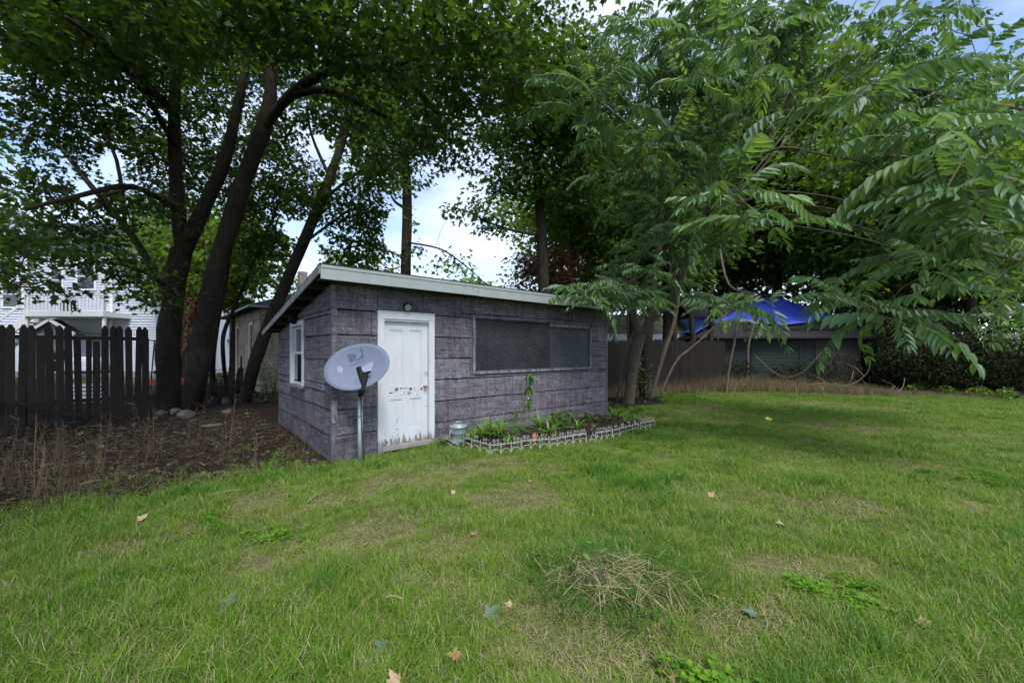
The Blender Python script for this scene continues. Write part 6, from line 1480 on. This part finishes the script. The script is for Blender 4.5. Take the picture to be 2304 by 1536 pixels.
leafy('leafy_weed', 'low round-leaved weed at the foot of the door frame', G(992, 1003), .16, 6, 8, .055, 'ivy', 1.0, OVAL, 'weed')
# sapling
sg_c = G(1184, 984); sg_c.z = gzf(sg_c.x, sg_c.y)
sap = empty('fruit_sapling', sg_c, 0, 'slender green sapling with drooping leaves standing in the flower bed', 'sapling')
MB().tube([(0, 0, -.05), (.01, 0, .4), (.035, 0, .8), (.06, 0, 1.13)], [.009, .008, .006, .003], 6).build('trunk', M['twigpale'], sap, True)
MB().tube([(-.05, .02, -.05), (-.045, .02, .62)], [.006, .005], 5).build('support_cane', M['weed'], sap, True)
MB().box((.028, -.02, .66), (.05, -.008, .70)).build('plant_tag', M['white'], sap)
lm = tmesh('leaf', LANCE, M['peach'])
for i in range(58):
    z = rng.choice([rng.uniform(.82, 1.14), rng.uniform(.82, 1.14), rng.uniform(.5, .7)]); p = Vector((.035 + (z - .8) * .07, 0, z)); a = rng.uniform(0, 6.283)
    R = frames(np.array([[math.cos(a) * .6, math.sin(a) * .6, -rng.uniform(.3, 1.1)]]), np.array([[math.cos(a), math.sin(a), .6]]))[0]; lo = bpy.data.objects.new('leaf', lm)
    lo.matrix_basis = Matrix.LocRotScale(p + Vector((math.cos(a), math.sin(a), 0)) * .02, Matrix(R.tolist()).to_quaternion(), Vector((rng.uniform(.11, .19),) * 3)); link(lo, sap)
sk = empty('clay_stake', G(1203, 1002), 0, 'small orange clay stake behind the white wire edging', 'stake')
MB().box((-.02, -.012, -.03), (.02, .012, .17)).build('blade', M['terracotta'], sk); MB().prism([(-.026, -.013, .17), (.026, -.013, .17), (.02, -.013, .21), (-.02, -.013, .21)], (0, .026, 0)).build('head', M['terracotta'], sk)

# ------------------------------------------------------------------ straw heap with a scrap of wire netting on the lawn
hc = G(1385, 1305); hc.z = gzf(hc.x, hc.y)
heap = empty('straw_heap', hc, 0, 'heap of dry straw and long grass on the lawn in the foreground', 'straw')
def strands(n, r, zc, L0, L1, mat, w, seed, flat=.35, dirb=None):
    mb = MB(); r_ = random.Random(seed)
    for i in range(n):
        a = r_.uniform(0, 6.283); d = r * math.sqrt(r_.random()); c = Vector((d * math.cos(a) * 1.3, d * math.sin(a), zc * (1 - d / r) * r_.uniform(.5, 1.2) + .03)); t = r_.uniform(0, 6.283) if dirb is None else r_.gauss(dirb, .85)
        v = Vector((math.cos(t), math.sin(t), r_.gauss(0, flat) * .6)).normalized(); L = r_.uniform(L0, L1); s = Vector((-v.y, v.x, 0)).normalized() * w; q0, q1 = c - v * L / 2, c + v * L / 2; m_ = c + Vector((0, 0, L * .10))
        q0.z = max(q0.z, .01); q1.z = max(q1.z, .01); k = len(mb.v); mb.v += [tuple(q0 - s), tuple(q0 + s), tuple(m_ - s), tuple(m_ + s), tuple(q1)]; mb.f += [(k, k + 1, k + 3, k + 2), (k + 2, k + 3, k + 4)]
    return mb
o = strands(190, .30, .06, .12, .42, None, .0022, 1, .35, 2.4).build('dry_straw', M['straw'], heap); o['kind'] = 'stuff'
o = strands(110, .40, .05, .12, .40, None, .0018, 7, .4).build('dry_straw', M['straw'], heap); o['kind'] = 'stuff'
o = strands(420, .46, .04, .12, .30, None, .0022, 2, .3).build('long_grass', M['grassd'], heap); o['kind'] = 'stuff'
mb = MB(); r_ = random.Random(5)
for i in range(700):
    a = r_.uniform(0, 6.283); d = r_.uniform(.12, .58); blade(mb, d * math.cos(a) * 1.2, d * math.sin(a), a + r_.uniform(-.6, .6), r_.uniform(.10, .22), .0026, r_.uniform(.6, 1.6), 4)
o = mb.build('grass_fringe', M['grassd'], heap); o['kind'] = 'stuff'
nt = empty('wire_netting', G(1335, 1300), .3, 'grey scrap of wire netting bent under the straw heap', 'netting')
mb = MB()
def cyl(a, z): r = .15 + .03 * math.sin(a * 2 + z * 9); return Vector((r * math.cos(a), r * math.sin(a) * .8, z * .85 + .02 * math.sin(a * 3)))
for i in range(11): z = .005 + i * .0115; mb.tube([cyl(2.6 + k * .14, z) for k in range(20)], .0012, 3, False)
for k in range(20): mb.tube([cyl(2.6 + k * .14, .005 + i * .0115 * 2.5) for i in range(5)], .0012, 3, False)
mb.build('mesh_sheet', M['blackplastic'], nt)
leafy('leafy_weed', 'few pale heart-shaped vine leaves poking out of the straw heap', G(1350, 1290) + Vector((0, .05, 0)), .16, 5, 2, .07, 'ivy', 1.2, OVAL, 'weed')

# ------------------------------------------------------------------ single leaves lying on the lawn
fl_me = {m: tmesh('fallen_leaf', MAPLE_D, M[m]) for m in ('leafbrown', 'leafgreyg', 'leafpale', 'leaftan', 'leafyellow', 'leafgrey')}
FL = [(1097, 1390, .15, 'leafgreyg', 'dull green fallen leaf with brown spots left of the straw heap'), (822, 1485, .17, 'leafpale', 'pale green fallen leaf with tan edges near the bottom edge'), (872, 1445, .17, 'leafgreyg', 'dark green fallen leaf just behind the pale one near the bottom'), (1035, 1475, .12, 'leafbrown', 'curled orange-brown fallen leaf near the bottom edge'), (900, 1526, .16, 'leaftan', 'tan and green fallen leaf cut by the bottom edge'), (1030, 1520, .18, 'leafgrey', 'withered grey fallen leaf at the bottom edge'),
      (1500, 1508, .12, 'leafbrown', 'orange fallen leaf standing in grass below the straw heap'), (2082, 1413, .10, 'leaftan', 'tan fallen leaf alone on the right of the lawn'), (1135, 1082, .15, 'leafpale', 'pale fallen leaf on the lawn below the wire edging'), (1357, 1110, .15, 'leafpale', 'pale upright fallen leaf in the middle of the lawn'), (1505, 1096, .17, 'leafgreyg', 'dark fallen leaf clump in the middle of the lawn'), (1065, 1210, .10, 'leafbrown', 'brown curled fallen leaf left of the middle of the lawn'), (822, 1224, .08, 'leafbrown', 'small orange-brown fallen leaf on the left of the lawn'), (315, 1178, .12, 'leaftan', 'tan fallen leaf near the edge of the bare bed'),
      (1605, 1127, .11, 'leaftan', 'tan fallen leaf right of the middle of the lawn'), (1730, 950, .22, 'leafyellow', 'bright yellow fallen leaf far back on the lawn'), (505, 1365, .15, 'leafgreyg', 'dull fallen leaf on the lower left lawn'), (1210, 1255, .11, 'leafpale', 'pale fallen leaf just left of the straw heap'), (1615, 1345, .11, 'leaftan', 'pale tan fallen leaf right of the straw heap'), (1560, 1375, .08, 'leafbrown', 'reddish fallen leaf right of the straw heap'), (1150, 1362, .07, 'leaftan', 'small tan fallen leaf above the dull green one'), (262, 1318, .14, 'leafgreyg', 'dull green fallen leaf at the lower far left'), (1190, 1083, .07, 'leafbrown', 'tiny brown fallen leaf beside the pale one below the edging'), (1765, 1190, .12, 'leafpale', 'pale fallen leaf on the right half of the lawn'), (1925, 905, .12, 'leafyellow', 'small yellow fallen leaf far back right on the lawn'), (1700, 1385, .11, 'leafgreyg', 'grey-green fallen leaf in the clover right of the heap'), (660, 1113, .14, 'leafpale', 'pale green leaf on the grass below the shed corner'), (1022, 1110, .08, 'leaftan', 'small tan fallen leaf in front of the white door'), (735, 1035, .09, 'leafbrown', 'rusty fallen leaf at the shed corner'), (490, 1462, .10, 'leafpale', 'small pale leaf low on the left lawn')]
for px, py, s, m, lb in FL:
    g = G(px, py); o = place('fallen_leaf', fl_me[m], None, (g.x, g.y, gzf(g.x, g.y) + .012 + rng.uniform(0, .012)), (rng.uniform(-.3, .7), rng.uniform(-.6, .6), rng.uniform(0, 6.28)), (s * .62, s * .70, s * .9)); tag(o, lb, 'leaf', 'single leaves fallen on the lawn')

# ------------------------------------------------------------------ stones by the maple feet
def stone(label, px, py, w, h):
    bm = bmesh.new(); bmesh.ops.create_icosphere(bm, subdivisions=3, radius=1)
    for v in bm.verts:
        k = 1 + .28 * mnoise.noise(v.co * 1.3 + Vector((px, py, 0)) * .1) + .08 * mnoise.noise(v.co * 4 + Vector((py, 0, 0))); v.co = Vector((v.co.x * w * k, v.co.y * w * .8 * k, max(-.3, v.co.z) * h * k))
    me = bpy.data.meshes.new('stone'); bm.to_mesh(me); bm.free(); me.materials.append(M['stone']); me.polygons.foreach_set('use_smooth', [True] * len(me.polygons))
    g = G(px, py); o = place('stone', me, None, (g.x, g.y, gzf(g.x, g.y) + h * .2), (0, 0, px)); tag(o, label, 'stone', 'stones lying at the foot of the maples')
for lb, px, py, w, h in (('grey stone at the foot of the forked maple', 395, 930, .20, .16), ('rounded stone between the two big maple trunks', 418, 938, .26, .2), ('flat pale stone right of the big maple trunks', 448, 912, .24, .12), ('pale jagged stone among the bramble stems', 480, 905, .26, .2), ('squarish stone right of the pale jagged one', 508, 907, .2, .22), ('greenish stone before the slim stems', 512, 932, .16, .14), ('small stone left of the forked maple', 362, 932, .18, .12), ('flat stone in the bare bed before the maples', 475, 960, .26, .07), ('rusty brown stone at the shed corner', 706, 1034, .075, .05), ('small grey stone beside the rusty one at the shed corner', 690, 1041, .06, .04)): stone(lb, px, py, w * .72, h * .7)
# sticks on the bed
for lb, a_, b_ in (('long pale stick lying along the lawn edge at left', (470, 1118), (548, 1107)), ('short pale stick at the edge of the bare bed', (180, 1100), (228, 1092)), ('pale stick near the shed corner on the grass', (690, 1130), (725, 1112)), ('thin white stick on the grass in the lower middle', (868, 1343), (908, 1350))):
    p, q2 = G(*a_), G(*b_); p.z = gzf(p.x, p.y) + .03; q2.z = gzf(q2.x, q2.y) + .035; o_ = p.copy()
    MB().tube([p - o_, (p + q2) / 2 - o_ + Vector((0, 0, .015)), q2 - o_], [.006, .005, .003], 5).build('stick', M['straw'], None, None, lb, 'stick', 'pale sticks on the ground', loc=o_)
